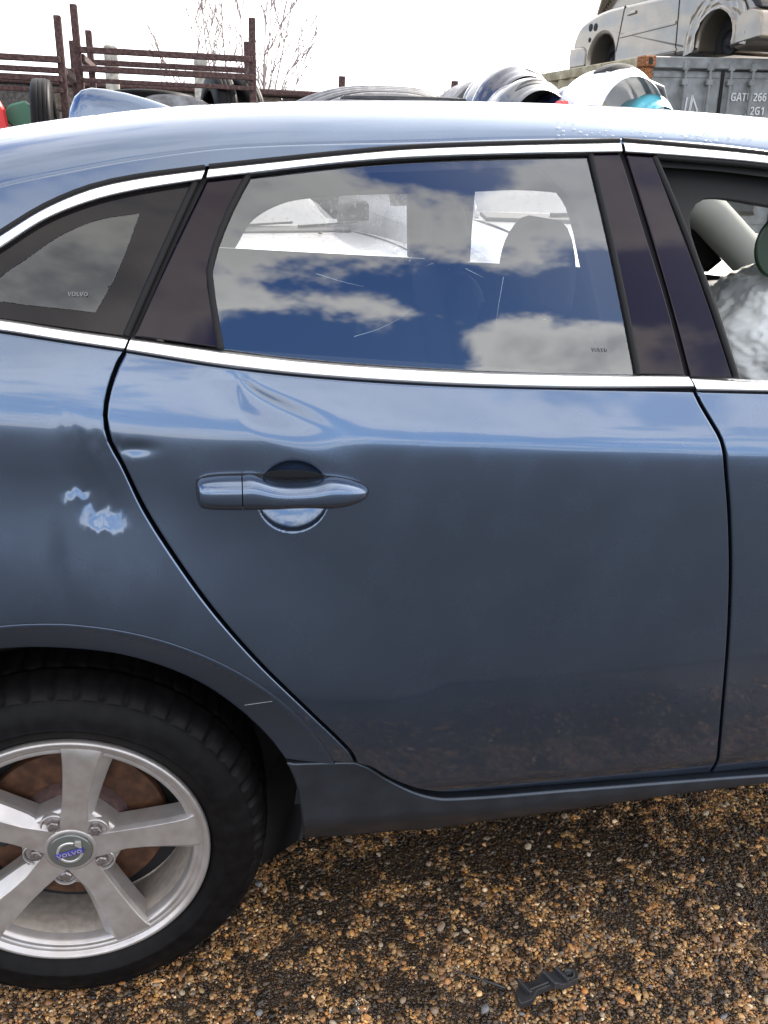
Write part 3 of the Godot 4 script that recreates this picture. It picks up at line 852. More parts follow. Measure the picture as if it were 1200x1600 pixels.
func build_car() -> void:
	side_table()
	var car := thing("hatchback_car", "dark blue metallic five-door hatchback with dented side, filling the foreground on the gravel", "car")
	var mb: MB
	var gq := spline(GAP_Q); var gf := spline(GAP_F)
	# body side with rear wing, sill corner and roof rail in one pressing
	mb = MB.new()
	var chrome_out := cat([spline(CHROME_TOP_Q_OUT), spline(CHROME_TOP_D_OUT), spline(CHROME_TOP_F_OUT)])
	var low := spline(BELT_Q)
	var body := cat([PackedVector2Array([Vector2(0.454, 0.464)]), _ring(0.447, 0.388, PI + 0.1, 60), PackedVector2Array([Vector2(-0.75, 0.36)]), spline(ROOF_EDGE), rev(chrome_out), low, gq])
	panel(mb, body, "side", 0.0, 0.0022, 0.0030, 0.022, 0.013, [[Rect2(0.0, 0.80, 0.17, 0.24), 6], [Rect2(-0.12, 0.44, 0.47, 0.36), 3]])
	var q := put("rear_wing", mb, M.paint, car)
	mb = MB.new()   # the grimy lip of the wheel opening
	panel(mb, cat([spline(ARCH), rev(_ring(0.4505, 0.372, PI + 0.1, 60))]), "side", 0.0012, 0.0, 0.0025, 0.022, 0.008)
	put("arch_lip", mb, M.paint_lip, q)
	# small scratch and two chips on the wing
	mb = MB.new()
	mb.tube([Vector3(0.282, 0.585, surf("side", 0.282, 0.585)), Vector3(0.322, 0.604, surf("side", 0.322, 0.604))], 0.0004, 0.0003, 5)
	put("scratch", mb, M.badge, q)
	# rear door
	mb = MB.new()
	var door := cat([spline(BELT_D), gf, spline(DOOR_BOTTOM), rev(gq)])
	panel(mb, door, "door", 0.0, 0.0024, 0.0030, 0.022, 0.013, [[Rect2(BOWL.x - 0.07, BOWL.y - 0.075, 0.14, 0.15), 6], [Rect2(0.12, 0.97, 0.40, 0.13), 6]])
	var d := put("rear_door", mb, M.paint, car)
	mb = MB.new()
	grip(mb, [[0.2275, 0.945, 0.924, 0.25], [0.2295, 0.9495, 0.918, 0.62], [0.236, 0.953, 0.914, 0.85], [0.255, 0.9555, 0.912, 0.97], [0.2855, 0.956, 0.911, 1.0]], 0.0, 0.031)
	put("handle_key_cover", mb, M.paint, d)
	mb = MB.new()
	grip(mb, [[0.2870, 0.956, 0.911, 1.0], [0.302, 0.956, 0.911, 1.0], [0.330, 0.9475, 0.911, 1.0], [0.354, 0.945, 0.912, 1.0], [0.380, 0.9465, 0.9115, 1.0], [0.402, 0.951, 0.910, 0.98], [0.425, 0.948, 0.912, 0.88], [0.443, 0.942, 0.9175, 0.70], [0.4525, 0.936, 0.9225, 0.45], [0.4555, 0.932, 0.926, 0.15]], 0.0, 0.031)
	put("handle", mb, M.paint, d)
	mb = MB.new()
	panel(mb, cat([spline([[0.2262, 0.946, 0.2272, 0.950, 0.236, 0.9545, 0.255, 0.957, 0.302, 0.9575, 0.402, 0.9525, 0.443, 0.9435, 0.4570, 0.9325, 0.4570, 0.926, 0.443, 0.9160, 0.402, 0.9085, 0.330, 0.9095, 0.255, 0.9105, 0.234, 0.9125, 0.2268, 0.920, 0.2262, 0.946]], 0.006)]), "door", -0.0006, 0.0, 0.0006, 0.0, 0.004)
	put("handle_gasket", mb, M.gapdark, d)
	# front door
	mb = MB.new()
	panel(mb, cat([spline(BELT_F), PackedVector2Array([Vector2(1.78, 0.9), Vector2(1.74, 0.335)]), PackedVector2Array([Vector2(1.112, 0.346)]), rev(gf)]), "base", 0.0, 0.0024, 0.003, 0.022, 0.016)
	put("front_door", mb, M.paint, car)
	mb = MB.new()
	panel(mb, PackedVector2Array([Vector2(1.752, 1.035), Vector2(2.25, 1.0), Vector2(2.25, 0.335), Vector2(1.743, 0.335), Vector2(1.783, 0.9)]), "base", 0.0, 0.002, 0.003, 0.022, 0.02)
	put("front_wing", mb, M.paint, car)
	# sill
	mb = MB.new()
	panel(mb, cat([spline(ROCK_TOP), spline(ROCK_BOT), spline(ROCK_END)]), "rocker", 0.0, 0.001, 0.005, 0.05, 0.012)
	put("side_skirt", mb, M.paint_dirty, car)
	# dark metal behind the shut lines and inside the doors
	mb = MB.new()
	panel(mb, PackedVector2Array([Vector2(0.36, 0.34), Vector2(2.2, 0.34), Vector2(2.2, 0.95), Vector2(1.78, 1.04), Vector2(0.937, 1.062), Vector2(0.142, 1.113), Vector2(-0.115, 1.14), Vector2(-0.72, 1.0), Vector2(-0.72, 0.72), Vector2(-0.3, 0.72), Vector2(0.25, 0.72), Vector2(0.38, 0.50)]), "inner", 0.0, 0.0, 0.001, 0.0, 0.04)
	put("inner_body_side", mb, M.gapdark, car)
	# roof
	mb = MB.new(); roof_sheet(mb, 0.0)
	put("roof", mb, M.paint, car)
	mb = MB.new(); roof_sheet(mb, 0.03)
	put("headlining", mb, M.trim, car)
	mb = MB.new()
	var fin := [[-0.0335, 1.388, 0.016], [-0.033, 1.405, 0.022], [-0.028, 1.428, 0.026], [-0.018, 1.449, 0.028], [-0.004, 1.461, 0.0295], [0.015, 1.4665, 0.031], [0.040, 1.4655, 0.032], [0.080, 1.4605, 0.032], [0.120, 1.4525, 0.030], [0.165, 1.440, 0.026], [0.200, 1.427, 0.018], [0.222, 1.416, 0.006]]
	var frows := []
	for p in fin:
		var row := PackedVector3Array()
		for k in 19:
			var aa := PI * k / 18.0
			row.append(Vector3(p[0], lerpf(1.365 + 0.12 * maxf(p[0], 0.0), p[1], pow(sin(aa), 0.75)), ZC + p[2] * cos(aa) * (0.55 + 0.45 * absf(cos(aa)))))
		frows.append(row)
	mb.grid(frows)
	for k in 18: mb.tri(frows[0][k], frows[0][k + 1], Vector3(-0.0335, 1.365, ZC), Vector3(-1, 0, 0))
	put("antenna_fin", mb, M.paint, car)
	# bright mouldings round the windows, and the dark seals beside them
	for c in [[CHROME_TOP_Q_OUT, CHROME_TOP_Q_IN], [CHROME_TOP_D_OUT, CHROME_TOP_D_IN], [CHROME_TOP_F_OUT, CHROME_TOP_F_IN], [CHROME_LOW_Q_UP, CHROME_LOW_Q_DN], [CHROME_LOW_D_UP, CHROME_LOW_D_DN], [CHROME_LOW_F_UP, CHROME_LOW_F_DN]]:
		mb = MB.new(); moulding(mb, c[0], c[1], 0.0035)
		put("window_moulding", mb, M.chrome, car)
	mb = MB.new()
	for c in [[CHROME_TOP_Q_OUT], [CHROME_TOP_D_OUT], [CHROME_TOP_F_OUT]]:
		var pth := []
		for p in spline(c[0], 0.02): pth.append(Vector3(p.x, p.y + 0.0022, surf("base", p.x, p.y) - 0.0035))
		mb.tube(pth, 0.0042, 0.0042, 6)
	for c in [CHROME_LOW_D_DN, CHROME_LOW_F_DN, CHROME_LOW_Q_DN]:
		var pth := []
		for p in spline(c, 0.02): pth.append(Vector3(p.x, p.y - 0.001, surf("base", p.x, p.y) - 0.006))
		mb.tube(pth, 0.004, 0.004, 6)
	put("window_seal", mb, M.rubber, car)
	# gloss black pillars
	mb = MB.new(); panel(mb, spline(CTRIM), "base", 0.004, 0.002, 0.002, 0.01, 0.012)
	put("pillar_trim", mb, M.gloss, car)
	mb = MB.new(); panel(mb, spline(BTRIM_R), "base", 0.004, 0.0015, 0.002, 0.01, 0.012)
	put("pillar_trim", mb, M.gloss, car)
	mb = MB.new(); panel(mb, spline(BTRIM_F), "base", 0.004, 0.0015, 0.002, 0.01, 0.012)
	put("pillar_trim", mb, M.gloss, car)
	mb = MB.new()   # rubber behind the pillar gaps, and the window channels
	panel(mb, spline([[0.846, 1.376, 0.858, 1.376], [0.858, 1.376, 0.886, 1.271, 0.911, 1.173, 0.938, 1.072], [0.938, 1.072, 0.924, 1.074], [0.924, 1.074, 0.901, 1.173, 0.873, 1.271, 0.846, 1.376]]), "base", 0.012, 0.0, 0.001, 0.0, 0.02)
	panel(mb, spline([[0.236, 1.318, 0.252, 1.318], [0.252, 1.318, 0.201, 1.220, 0.154, 1.122], [0.154, 1.122, 0.138, 1.124], [0.138, 1.124, 0.186, 1.220, 0.236, 1.318]]), "base", 0.010, 0.0, 0.001, 0.0, 0.02)
	for e in [[0.801, 1.3705, 0.825, 1.236, 0.852, 1.079], [0.263, 1.113, 0.254, 1.171, 0.251, 1.205, 0.259, 1.234, 0.280, 1.281, 0.305, 1.324], [0.305, 1.325, 0.401, 1.340, 0.527, 1.354, 0.677, 1.366, 0.801, 1.372], [0.904, 1.371, 0.938, 1.282, 0.979, 1.165, 1.009, 1.075], [0.907, 1.372, 1.093, 1.366, 1.240, 1.352, 1.44, 1.302, 1.60, 1.230, 1.76, 1.10], [0.236, 1.313, 0.191, 1.223, 0.145, 1.128]]:
		var pth := []
		for p in spline([e], 0.02): pth.append(Vector3(p.x, p.y, surf("base", p.x, p.y) - 0.006))
		mb.tube(pth, 0.0048, 0.0048, 8)
	put("window_rubber", mb, M.rubber, car)
	# glass
	mb = MB.new(); panel(mb, spline(RGLASS), "base", 0.008, 0.0, 0.0008, 0.0, 0.016)
	var rg := put("rear_door_window", mb, M.glass, car)
	for e in [[0.391, 1.205, 0.425, 1.196, 0.455, 1.190], [0.440, 1.128, 0.475, 1.138, 0.505, 1.152, 0.520, 1.163], [0.520, 1.222, 0.526, 1.232], [0.600, 1.215, 0.625, 1.204], [0.655, 1.205, 0.645, 1.165, 0.640, 1.14]]:   # thin pale streaks on the pane
		mb = MB.new()
		var pth := []
		for p in spline([e], 0.006): pth.append(Vector3(p.x, p.y, surf("base", p.x, p.y) - 0.0080))
		mb.tube(pth, 0.0006, 0.0002, 4)
		put("pale_streak", mb, M.pale_streak, rg)
	inst("window_print", text_mesh("VOLVO", 0.0055, 0.0002, M.print), rg, Transform3D(Basis(Vector3(0, 1, 0), 0.0) * Basis(Vector3(1, 0, 0), -0.47), Vector3(0.795, 1.112, surf("base", 0.795, 1.112) - 0.0065)))
	mb = MB.new(); panel(mb, spline(QCLEAR), "base", 0.007, 0.0, 0.0008, 0.0, 0.016)
	var qg := put("rear_quarter_window", mb, M.glass_dark, car)
	inst("window_print", text_mesh("VOLVO", 0.0055, 0.0002, M.print), qg, Transform3D(Basis(Vector3(1, 0, 0), -0.45), Vector3(0.087, 1.176, surf("base", 0.087, 1.176) - 0.0055)))
	mb = MB.new()
	var hole := spline(QCLEAR)
	var outer := spline(QGLASS)
	# the black printed border: a ring between the pane's edge and the clear part
	var oc := outer.duplicate()
	if Geometry2D.is_polygon_clockwise(oc): oc.reverse()
	var hc := hole.duplicate()
	if Geometry2D.is_polygon_clockwise(hc): hc.reverse()
	var cut := 0; var best := 9.0; var cut2 := 0
	for i in oc.size():
		for j in hc.size():
			if oc[i].distance_to(hc[j]) < best: best = oc[i].distance_to(hc[j]); cut = i; cut2 = j
	var ringp := PackedVector2Array()
	for i in oc.size() + 1: ringp.append(oc[(cut + i) % oc.size()] + (Vector2(0.0004, 0) if i == oc.size() else Vector2.ZERO))
	for j in hc.size() + 1: ringp.append(hc[(cut2 + hc.size() * 2 - j) % hc.size()] + (Vector2(0.0004, 0) if j == 0 else Vector2.ZERO))
	panel(mb, ringp, "base", 0.007, 0.0, 0.0, 0.0, 0.014)
	put("window_border", mb, M.frit, qg)
	# near inside trim of the middle pillar
	mb = MB.new()
	panel(mb, spline([[0.740, 1.348, 0.765, 1.326, 0.788, 1.295, 0.804, 1.215, 0.835, 1.045], [0.835, 1.045, 1.055, 1.04], [1.055, 1.04, 1.016, 1.162, 0.981, 1.262, 0.985, 1.295, 1.01, 1.314, 1.10, 1.310, 1.25, 1.288, 1.45, 1.235, 1.62, 1.15], [1.62, 1.15, 1.66, 1.19, 1.48, 1.30], [1.48, 1.30, 1.25, 1.352, 1.10, 1.366, 0.95, 1.368, 0.740, 1.358], [0.740, 1.358, 0.740, 1.348]]), "base", 0.055, 0.0, 0.006, 0.03, 0.02)
	put("middle_pillar_lining", mb, M.trim, car)
	# far side: lining with two window openings, panes
	mb = MB.new()
	panel(mb, PackedVector2Array([Vector2(-0.7, 0.35), Vector2(2.0, 0.35), Vector2(2.0, 1.05), Vector2(1.745, 1.072), Vector2(1.014, 1.082), Vector2(0.819, 1.091), Vector2(0.289, 1.104), Vector2(-0.7, 1.12)]), "inner", 0.0, 0.0, 0.001, 0.0, 0.05)
	mb.mirror_z(ZC)
	put("far_door_lining", mb, M.trim, car)
	mb = MB.new()
	var fl := spline(FAR_L); var fr := spline(FAR_R)
	var top := PackedVector2Array()
	for p in spline(ROOF_EDGE): top.append(p)
	var upper := cat([PackedVector2Array([Vector2(-0.7, 1.12)]), spline([FAR_L[0]]), PackedVector2Array([Vector2(0.819, 1.093), Vector2(1.014, 1.084)]), spline([FAR_R[0]]), PackedVector2Array([Vector2(1.80, 1.075)]), rev(top)])
	panel(mb, upper, "base", 0.03, 0.0, 0.004, 0.03, 0.03)
	mb.mirror_z(ZC)
	put("far_pillars", mb, M.trim, car)
	mb = MB.new(); panel(mb, fl, "base", 0.02, 0.0, 0.001, 0.0, 0.03); mb.mirror_z(ZC)
	var fg := put("far_rear_window", mb, M.screen, car)
	mb = MB.new(); panel(mb, fr, "base", 0.02, 0.0, 0.001, 0.0, 0.03); mb.mirror_z(ZC)
	var fg2 := put("far_front_window", mb, M.screen, car)
	for wpane in [[fg, fl, 420], [fg2, fr, 420]]:
		var poly: PackedVector2Array = wpane[1]
		drops("raindrop", wpane[0], wpane[2], func(_i):
			var p := Vector2.ZERO
			for k in 60:
				p = Vector2(rng.randf_range(0.28, 1.75), 1.30 - 0.23 * pow(rng.randf(), 1.7))
				if Geometry2D.is_point_in_polygon(p, poly): break
			var s := 0.0011 + 0.0030 * pow(rng.randf(), 3.0)
			return Transform3D(Basis.from_scale(Vector3(s, s * 1.15, s * 0.45)), Vector3(p.x, p.y, 2.0 * ZC - surf("base", p.x, p.y) + 0.02 - 0.0005)))
	# water beads on the roof
	var edge := spline(ROOF_EDGE)
	drops("water_bead", car, 260, func(_i):
		var x := rng.randf_range(0.75, 1.35)
		var u := pow(rng.randf(), 1.5) * 0.10
		var ye := roof_y(edge, x); var yc := roof_y(spline([CROWN]), x)
		var z := lerpf(side_base(x, ye), ZC, u)
		var y := yc - (yc - ye) * (0.36 * pow(1 - u, 2.0) + 0.64 * pow(1 - u, 17.0))
		var s := 0.0012 + 0.0024 * pow(rng.randf(), 2.0)
		return Transform3D(Basis.from_scale(Vector3(s * 1.2, s * 0.7, s)), Vector3(x, y, z)))
	# windscreen, front pillars, dash
	mb = MB.new()
	mb.grid([PackedVector3Array([Vector3(1.46, 1.405, -0.33), Vector3(1.50, 1.42, ZC), Vector3(1.46, 1.405, -1.39)]), PackedVector3Array([Vector3(1.78, 1.25, -0.25), Vector3(1.86, 1.25, ZC), Vector3(1.78, 1.25, -1.47)]), PackedVector3Array([Vector3(2.06, 1.06, -0.17), Vector3(2.22, 1.04, ZC), Vector3(2.06, 1.06, -1.55)])])
	put("windscreen", mb, M.screen, car)
	mb = MB.new()
	mb.tube([Vector3(1.50, 1.345, -1.385), Vector3(1.60, 1.305, -1.40), Vector3(1.70, 1.255, -1.43), Vector3(1.90, 1.125, -1.49), Vector3(2.0, 1.04, -1.52)], 0.055, 0.062, 12)
	put("front_pillar_lining", mb, M.lightgrey, car)
	mb = MB.new()
	mb.tube([Vector3(1.45, 1.33, -0.26), Vector3(1.62, 1.25, -0.21), Vector3(1.83, 1.10, -0.14)], 0.03, 0.03, 10)
	put("front_pillar", mb, M.gloss, car)
	mb = MB.new()
	mb.puff(spline([[1.62, 0.60, 1.60, 0.90, 1.66, 1.00, 1.78, 1.045, 2.05, 1.05], [2.05, 1.05, 2.15, 0.40]], 0.04), [[0.02, -0.12], [0.0, -0.15], [0.0, -1.57], [0.02, -1.60]])
	var dash := put("dashboard", mb, M.black, car)
	mb = MB.new()
	mb.box(Transform3D(Basis(Vector3(0, 0, 1), -0.35), Vector3(1.625, 1.005, -1.42)), Vector3(0.012, 0.075, 0.11), 0.008)
	for k in 4: mb.box(Transform3D(Basis(Vector3(0, 0, 1), -0.35), Vector3(1.617, 0.98 + 0.017 * k, -1.42)), Vector3(0.012, 0.004, 0.095), 0.001)
	put("air_vent", mb, M.chrome, dash)
	mb = MB.new()
	var wr := []
	for k in 33:
		var a := TAU * k / 32
		var cc := Vector3(0, cos(a) * 0.185, sin(a) * 0.185)
		var row := PackedVector3Array()
		for i in 8: row.append(Basis(Vector3(0, 0, 1), 0.38) * (cc + cc.normalized() * 0.014 * cos(TAU * i / 8) + Vector3(0.014 * sin(TAU * i / 8), 0, 0)) + Vector3(1.52, 0.95, -0.49))
		wr.append(row)
	mb.grid(wr, false)
	put("steering_wheel", mb, M.black, car)
	build_airbag(car)
	# seats
	build_seat(car, 0.945, -0.47, "front_seat")
	build_seat(car, 0.965, -1.28, "front_seat")
	mb = MB.new()
	mb.box(Transform3D(Basis(Vector3(0, 0, 1), 0.35), Vector3(0.03, 0.76, ZC)), Vector3(0.16, 0.52, 1.28), 0.05)
	mb.box(Transform3D(Basis(Vector3(0, 0, 1), 0.08), Vector3(0.30, 0.46, ZC)), Vector3(0.5, 0.2, 1.28), 0.05)
	put("rear_seat", mb, M.cloth, car)
	# floor and ends
	mb = MB.new()
	mb.box(Transform3D(Basis.IDENTITY, Vector3(1.30, 0.235, ZC)), Vector3(1.75, 0.05, 1.40), 0.01)
	mb.box(Transform3D(Basis.IDENTITY, Vector3(-0.10, 0.40, ZC)), Vector3(1.26, 0.05, 0.86), 0.01)
	mb.box(Transform3D(Basis.IDENTITY, Vector3(2.16, 0.62, ZC)), Vector3(0.05, 0.80, 1.5), 0.01)
	mb.box(Transform3D(Basis.IDENTITY, Vector3(-0.755, 0.72, ZC)), Vector3(0.03, 0.86, 1.44), 0.01)
	mb.box(Transform3D(Basis.IDENTITY, Vector3(0.415, 0.33, ZC)), Vector3(0.05, 0.2, 1.40), 0.01)
	put("floor_pan", mb, M.gapdark, car)
	# wheel arch liner
	mb = MB.new()
	var rows := []
	for zz in [-0.04, -0.09, -0.2, -0.42]:
		var row := PackedVector3Array()
		for k in 60:
			var a := lerpf(-0.20 if zz > -0.15 else -0.62, PI + 0.1, k / 59.0)
			var r := 0.383 if zz > -0.05 else 0.376
			row.append(Vector3(HUB.x + cos(a) * r, HUB.y + sin(a) * r, zz if a > 0.5 else minf(zz, -0.105)))
		rows.append(row)
	mb.grid(rows)
	var arc := PackedVector2Array()
	for k in 40:
		var a := lerpf(-0.62, PI + 0.1, k / 39.0)
		arc.append(Vector2(HUB.x + cos(a) * 0.377, HUB.y + sin(a) * 0.377))
	mb.puff(arc, [[0.0, -0.42], [0.0, -0.43]])
	put("wheel_arch_liner", mb, M.gapdark, car)
	build_wheel(car)

func _ring(r: float, a0: float, a1: float, n: int) -> PackedVector2Array:
	var o := PackedVector2Array()
	for k in n + 1:
		var a := lerpf(a0, a1, float(k) / n)
		o.append(HUB + Vector2(cos(a), sin(a)) * r)
	return o

func build_airbag(car: Node3D) -> void:
	var mb := MB.new()
	var f := FastNoiseLite.new(); f.seed = 4; f.frequency = 3.2; f.fractal_octaves = 2; f.fractal_type = FastNoiseLite.FRACTAL_RIDGED
	var g := FastNoiseLite.new(); g.seed = 8; g.frequency = 3.0; g.fractal_octaves = 2
	var rows := []
	for j in 161:
		var th := PI * j / 160.0
		var row := PackedVector3Array()
		for i in 240:
			var a := TAU * i / 240.0
			var d := Vector3(cos(a) * sin(th), cos(th), sin(a) * sin(th))
			var q := Vector3(d.x * 0.9, d.y * 1.3 + 0.5 * d.x, d.z)
			var wq := q + 0.35 * Vector3(g.get_noise_3dv(q), g.get_noise_3dv(q + Vector3(9, 0, 0)), g.get_noise_3dv(q + Vector3(0, 9, 0)))
			var r1 := clampf(0.5 + 0.5 * f.get_noise_3dv(Vector3(wq.x * 0.5, wq.y * 0.32, wq.z * 0.5)), 0.0, 1.0)
			var r2 := clampf(0.5 + 0.5 * f.get_noise_3dv(Vector3(wq.x * 0.9 + wq.y * 0.4, wq.y * 0.7, wq.z) + Vector3(4, 4, 4)), 0.0, 1.0)
			var k := 1.0 + 0.08 * g.get_noise_3dv(q * 0.5) + 0.035 * pow(r1, 3.0) + 0.022 * pow(r2, 3.0) - 0.02
			row.append(Vector3(1.385, 1.045, -0.42) + Vector3(d.x * 0.235, d.y * 0.185, d.z * 0.22) * k)
		rows.append(row)
	mb.grid(rows, true)
	put("airbag", mb, M.airbag, car)

# ---------------------------------------------------------------- ground
func pebble_mesh(sd: int, m: Material) -> ArrayMesh:
	var f := FastNoiseLite.new(); f.seed = sd; f.frequency = 0.9; f.fractal_octaves = 2
	var rows := []
	for j in 6:
		var th := PI * j / 5.0
		var row := PackedVector3Array()
		for i in 8:
			var a := TAU * (i + 0.5 * (j % 2)) / 8.0
			var d := Vector3(cos(a) * sin(th), cos(th), sin(a) * sin(th))
			row.append(d * (1.0 + 0.38 * f.get_noise_3dv(d)))
		rows.append(row)
	var mb := MB.new(); mb.grid(rows, true)
	return mb.mesh(m)

func ground_y(f: FastNoiseLite, x: float, z: float) -> float:
	return 0.006 * f.get_noise_2d(x, z)

func build_ground() -> void:
	var mb := MB.new()
	var big := 70.0
	var und := FastNoiseLite.new(); und.seed = 2; und.frequency = 3.0; und.fractal_octaves = 3
	var rows := []
	for j in 61:
		var row := PackedVector3Array()
		for i in 61:
			var u := i / 30.0 - 1.0; var w := j / 30.0 - 1.0
			var x := 0.5 + signf(u) * (absf(u) * 1.6 + pow(absf(u), 9.0) * big)
			var z := -0.2 + signf(w) * (absf(w) * 1.6 + pow(absf(w), 9.0) * big)
			row.append(Vector3(x, ground_y(und, x, z) * exp(-0.2 * (absf(x) + absf(z))) - 0.004, z))
		rows.append(row)
	mb.grid(rows)
	var g := put("ground", mb, M.ground)
	g.set_meta("kind", "structure")
	mb = MB.new()
	mb.quad(Vector3(-45, 0.004, 0.72), Vector3(45, 0.004, 0.72), Vector3(45, 0.004, 45), Vector3(-45, 0.004, 45), Vector3.UP)  # unseen dark ground behind the camera, added to darken the door reflections
	put("added_dark_ground", mb, M.unseen_ground).set_meta("kind", "structure")
	# single pebbles that one can pick out
	var shapes := []
	for s in 6:
		for k in 8: shapes.append(pebble_mesh(s + 1, M["pebble%d" % k]))
	rng.seed = 77
	var wts := [0, 0, 1, 1, 1, 2, 2, 3, 3, 3, 4, 5, 5, 6, 7, 7]
	for i in 300:
		var x := rng.randf_range(0.0, 1.55); var z := rng.randf_range(-0.42, 0.40)
		var s := 0.0044 + 0.0040 * pow(rng.randf(), 2.2)
		var b := Basis.from_euler(Vector3(rng.randf_range(-0.4, 0.4), rng.randf() * TAU, rng.randf_range(-0.4, 0.4))).scaled_local(Vector3(s * rng.randf_range(0.9, 1.5), s * rng.randf_range(0.45, 0.7), s * rng.randf_range(0.8, 1.1)))
		piece("pebble", shapes[(rng.randi() % 6) * 8 + wts[rng.randi() % 16]], g, Transform3D(b, Vector3(x, ground_y(und, x, z) + s * 0.15, z)))
	# the countless rest
	var patch := FastNoiseLite.new(); patch.seed = 31; patch.frequency = 10.0; patch.fractal_octaves = 3
	var mm := MultiMesh.new()
	mm.transform_format = MultiMesh.TRANSFORM_3D; mm.use_colors = true
	mm.mesh = pebble_mesh(3, M.pebbles)
	var N := 240000
	mm.instance_count = N
	var damp_and_shade := [[0.44, -0.20, 0.13], [0.66, -0.30, 0.16], [0.85, -0.30, 0.14], [1.04, -0.25, 0.16], [1.28, -0.14, 0.13], [0.55, 0.02, 0.07], [0.30, 0.0, 0.06], [1.30, 0.02, 0.05], [0.95, 0.06, 0.05]]  # damp spots; the row along the sill paints its shade into the gravel
	var cols := [Vector3(0.34, 0.185, 0.060), Vector3(0.40, 0.255, 0.105), Vector3(0.27, 0.135, 0.05), Vector3(0.50, 0.36, 0.19), Vector3(0.07, 0.048, 0.032), Vector3(0.29, 0.185, 0.09), Vector3(0.15, 0.135, 0.12), Vector3(0.44, 0.20, 0.055), Vector3(0.14, 0.08, 0.04), Vector3(0.62, 0.52, 0.36)]
	var pick := [0, 0, 0, 1, 1, 1, 2, 2, 2, 3, 4, 4, 5, 5, 5, 6, 7, 8, 8, 8, 0, 5, 2, 1, 9]
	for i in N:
		var x: float; var z: float
		if i < 190000:
			x = rng.randf_range(-0.35, 1.70); z = rng.randf_range(-0.70, 0.42)
		else:
			x = rng.randf_range(-1.3, 2.8); z = rng.randf_range(-1.5, 0.6)
		var pn := patch.get_noise_2d(x, z)
		var s := (0.0013 + 0.0027 * pow(rng.randf(), 2.6)) * (1.0 if i < 190000 else 1.8)
		var sink := -0.0022 - (0.0012 if pn < -0.18 else 0.0)
		var b := Basis.from_euler(Vector3(rng.randf_range(-0.6, 0.6), rng.randf() * TAU, rng.randf_range(-0.6, 0.6))).scaled_local(Vector3(s * rng.randf_range(0.85, 1.6), s * rng.randf_range(0.4, 0.7), s * rng.randf_range(0.75, 1.1)))
		mm.set_instance_transform(i, Transform3D(b, Vector3(x, ground_y(und, x, z) + sink + s * 0.2, z)))
		var cc: Vector3 = cols[pick[rng.randi() % pick.size()]]
		var k := 0.30 + 1.1 * pow(rng.randf(), 1.1)
		var wet_and_shade := 0.0
		for dp in damp_and_shade: wet_and_shade += 0.34 * exp(-pow(Vector2(x - dp[0], z - dp[1]).length() / dp[2], 2.0))
		k *= 0.90 * lerpf(0.16, 1.12, smoothstep(-0.28, 0.06, -wet_and_shade + 0.6 * pn + 0.55 * patch.get_noise_2d(x * 3.1 + 7.0, z * 3.1)))
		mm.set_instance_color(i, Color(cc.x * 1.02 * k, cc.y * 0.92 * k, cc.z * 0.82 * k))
	var o := MultiMeshInstance3D.new()
	o.multimesh = mm; o.name = "loose_gravel"; o.set_meta("kind", "stuff")
	g.add_child(o)

# ---------------------------------------------------------------- the yard behind
func bar(mb: MB, a: Vector3, b: Vector3, w: float) -> void:
	var d := b - a
	var up := Vector3.UP if absf(d.normalized().y) < 0.9 else Vector3.BACK
	var x := d.normalized(); var z := x.cross(up).normalized(); var y := z.cross(x)
	mb.box(Transform3D(Basis(x, y, z), (a + b) / 2.0), Vector3(d.length(), w, w), w * 0.12)

func stillage(label: String, at: Vector3, yaw: float, wid: float, dep: float) -> void:
	var t := thing("steel_rack", label, "rack", at, "rusty steel racks by the wall")
	t.rotation.y = yaw
	var n := 0
	for x in [0.0, wid]:
		for z in [0.0, -dep]:
			var mb := MB.new()
			bar(mb, Vector3(x, 0, z), Vector3(x + (-0.02 if x == 0.0 else 0.0), 2.22 - 0.05 * (1 if z < 0 else 0), z), 0.044)
			put("post", mb, M.rust, t)
	for y in [1.97, 1.865, 1.80, 1.15]:
		for z in [0.0, -dep]:
			if z < 0.0 and y < 1.96 and y > 1.2: continue
			var mb := MB.new()
			bar(mb, Vector3(0.0, y, z + 0.03), Vector3(wid, y + 0.01, z + 0.03), 0.036 if y != 1.80 else 0.026)
			put("rail", mb, M.rust, t)
	for x in [0.0, wid]:
		var mb := MB.new()
		bar(mb, Vector3(x, 1.93, 0), Vector3(x, 1.93, -dep), 0.045)
		put("end_rail", mb, M.rust, t)
	var mb := MB.new()
	for k in 6: bar(mb, Vector3(0, 1.14, -dep * k / 5.0), Vector3(wid, 1.14, -dep * k / 5.0), 0.04)
	put("deck", mb, M.rust, t)

func spare_tyre(label: String, at: Vector3, basis: Basis, r: float, w: float) -> void:
	var mb := MB.new()
	var prof := []
	for q in [[0.62, -0.42], [0.66, -0.5], [0.80, -0.5], [0.92, -0.47], [0.975, -0.40], [0.99, -0.30], [0.985, -0.285], [0.985, -0.255], [0.998, -0.24], [1.0, -0.12], [0.985, -0.11], [0.985, -0.08], [1.0, -0.07], [1.0, 0.07], [0.985, 0.08], [0.985, 0.11], [1.0, 0.12], [0.998, 0.24], [0.985, 0.255], [0.985, 0.285], [0.99, 0.30], [0.975, 0.40], [0.92, 0.47], [0.80, 0.5], [0.66, 0.5], [0.62, 0.42], [0.60, 0.0]]: prof.append(Vector2(q[0] * r, q[1] * w))
	mb.lathe(prof, 64)
	var o := put("tyre", mb, M.tyre, null, Transform3D(basis, at))
	tag(o, label, "tyre", "old tyres stored on the racks")

# a bumper cover bent over the heap like an arch, its open edge towards the camera's side
func arch_at(h: float, reach: float, hh: float, s: float, out: float) -> Vector2:
	var a := s * PI
	return Vector2(reach * 0.5 * (1.0 - cos(a)) - cos(a) * out, h - hh + hh * pow(sin(a), 0.85) + sin(a) * out)

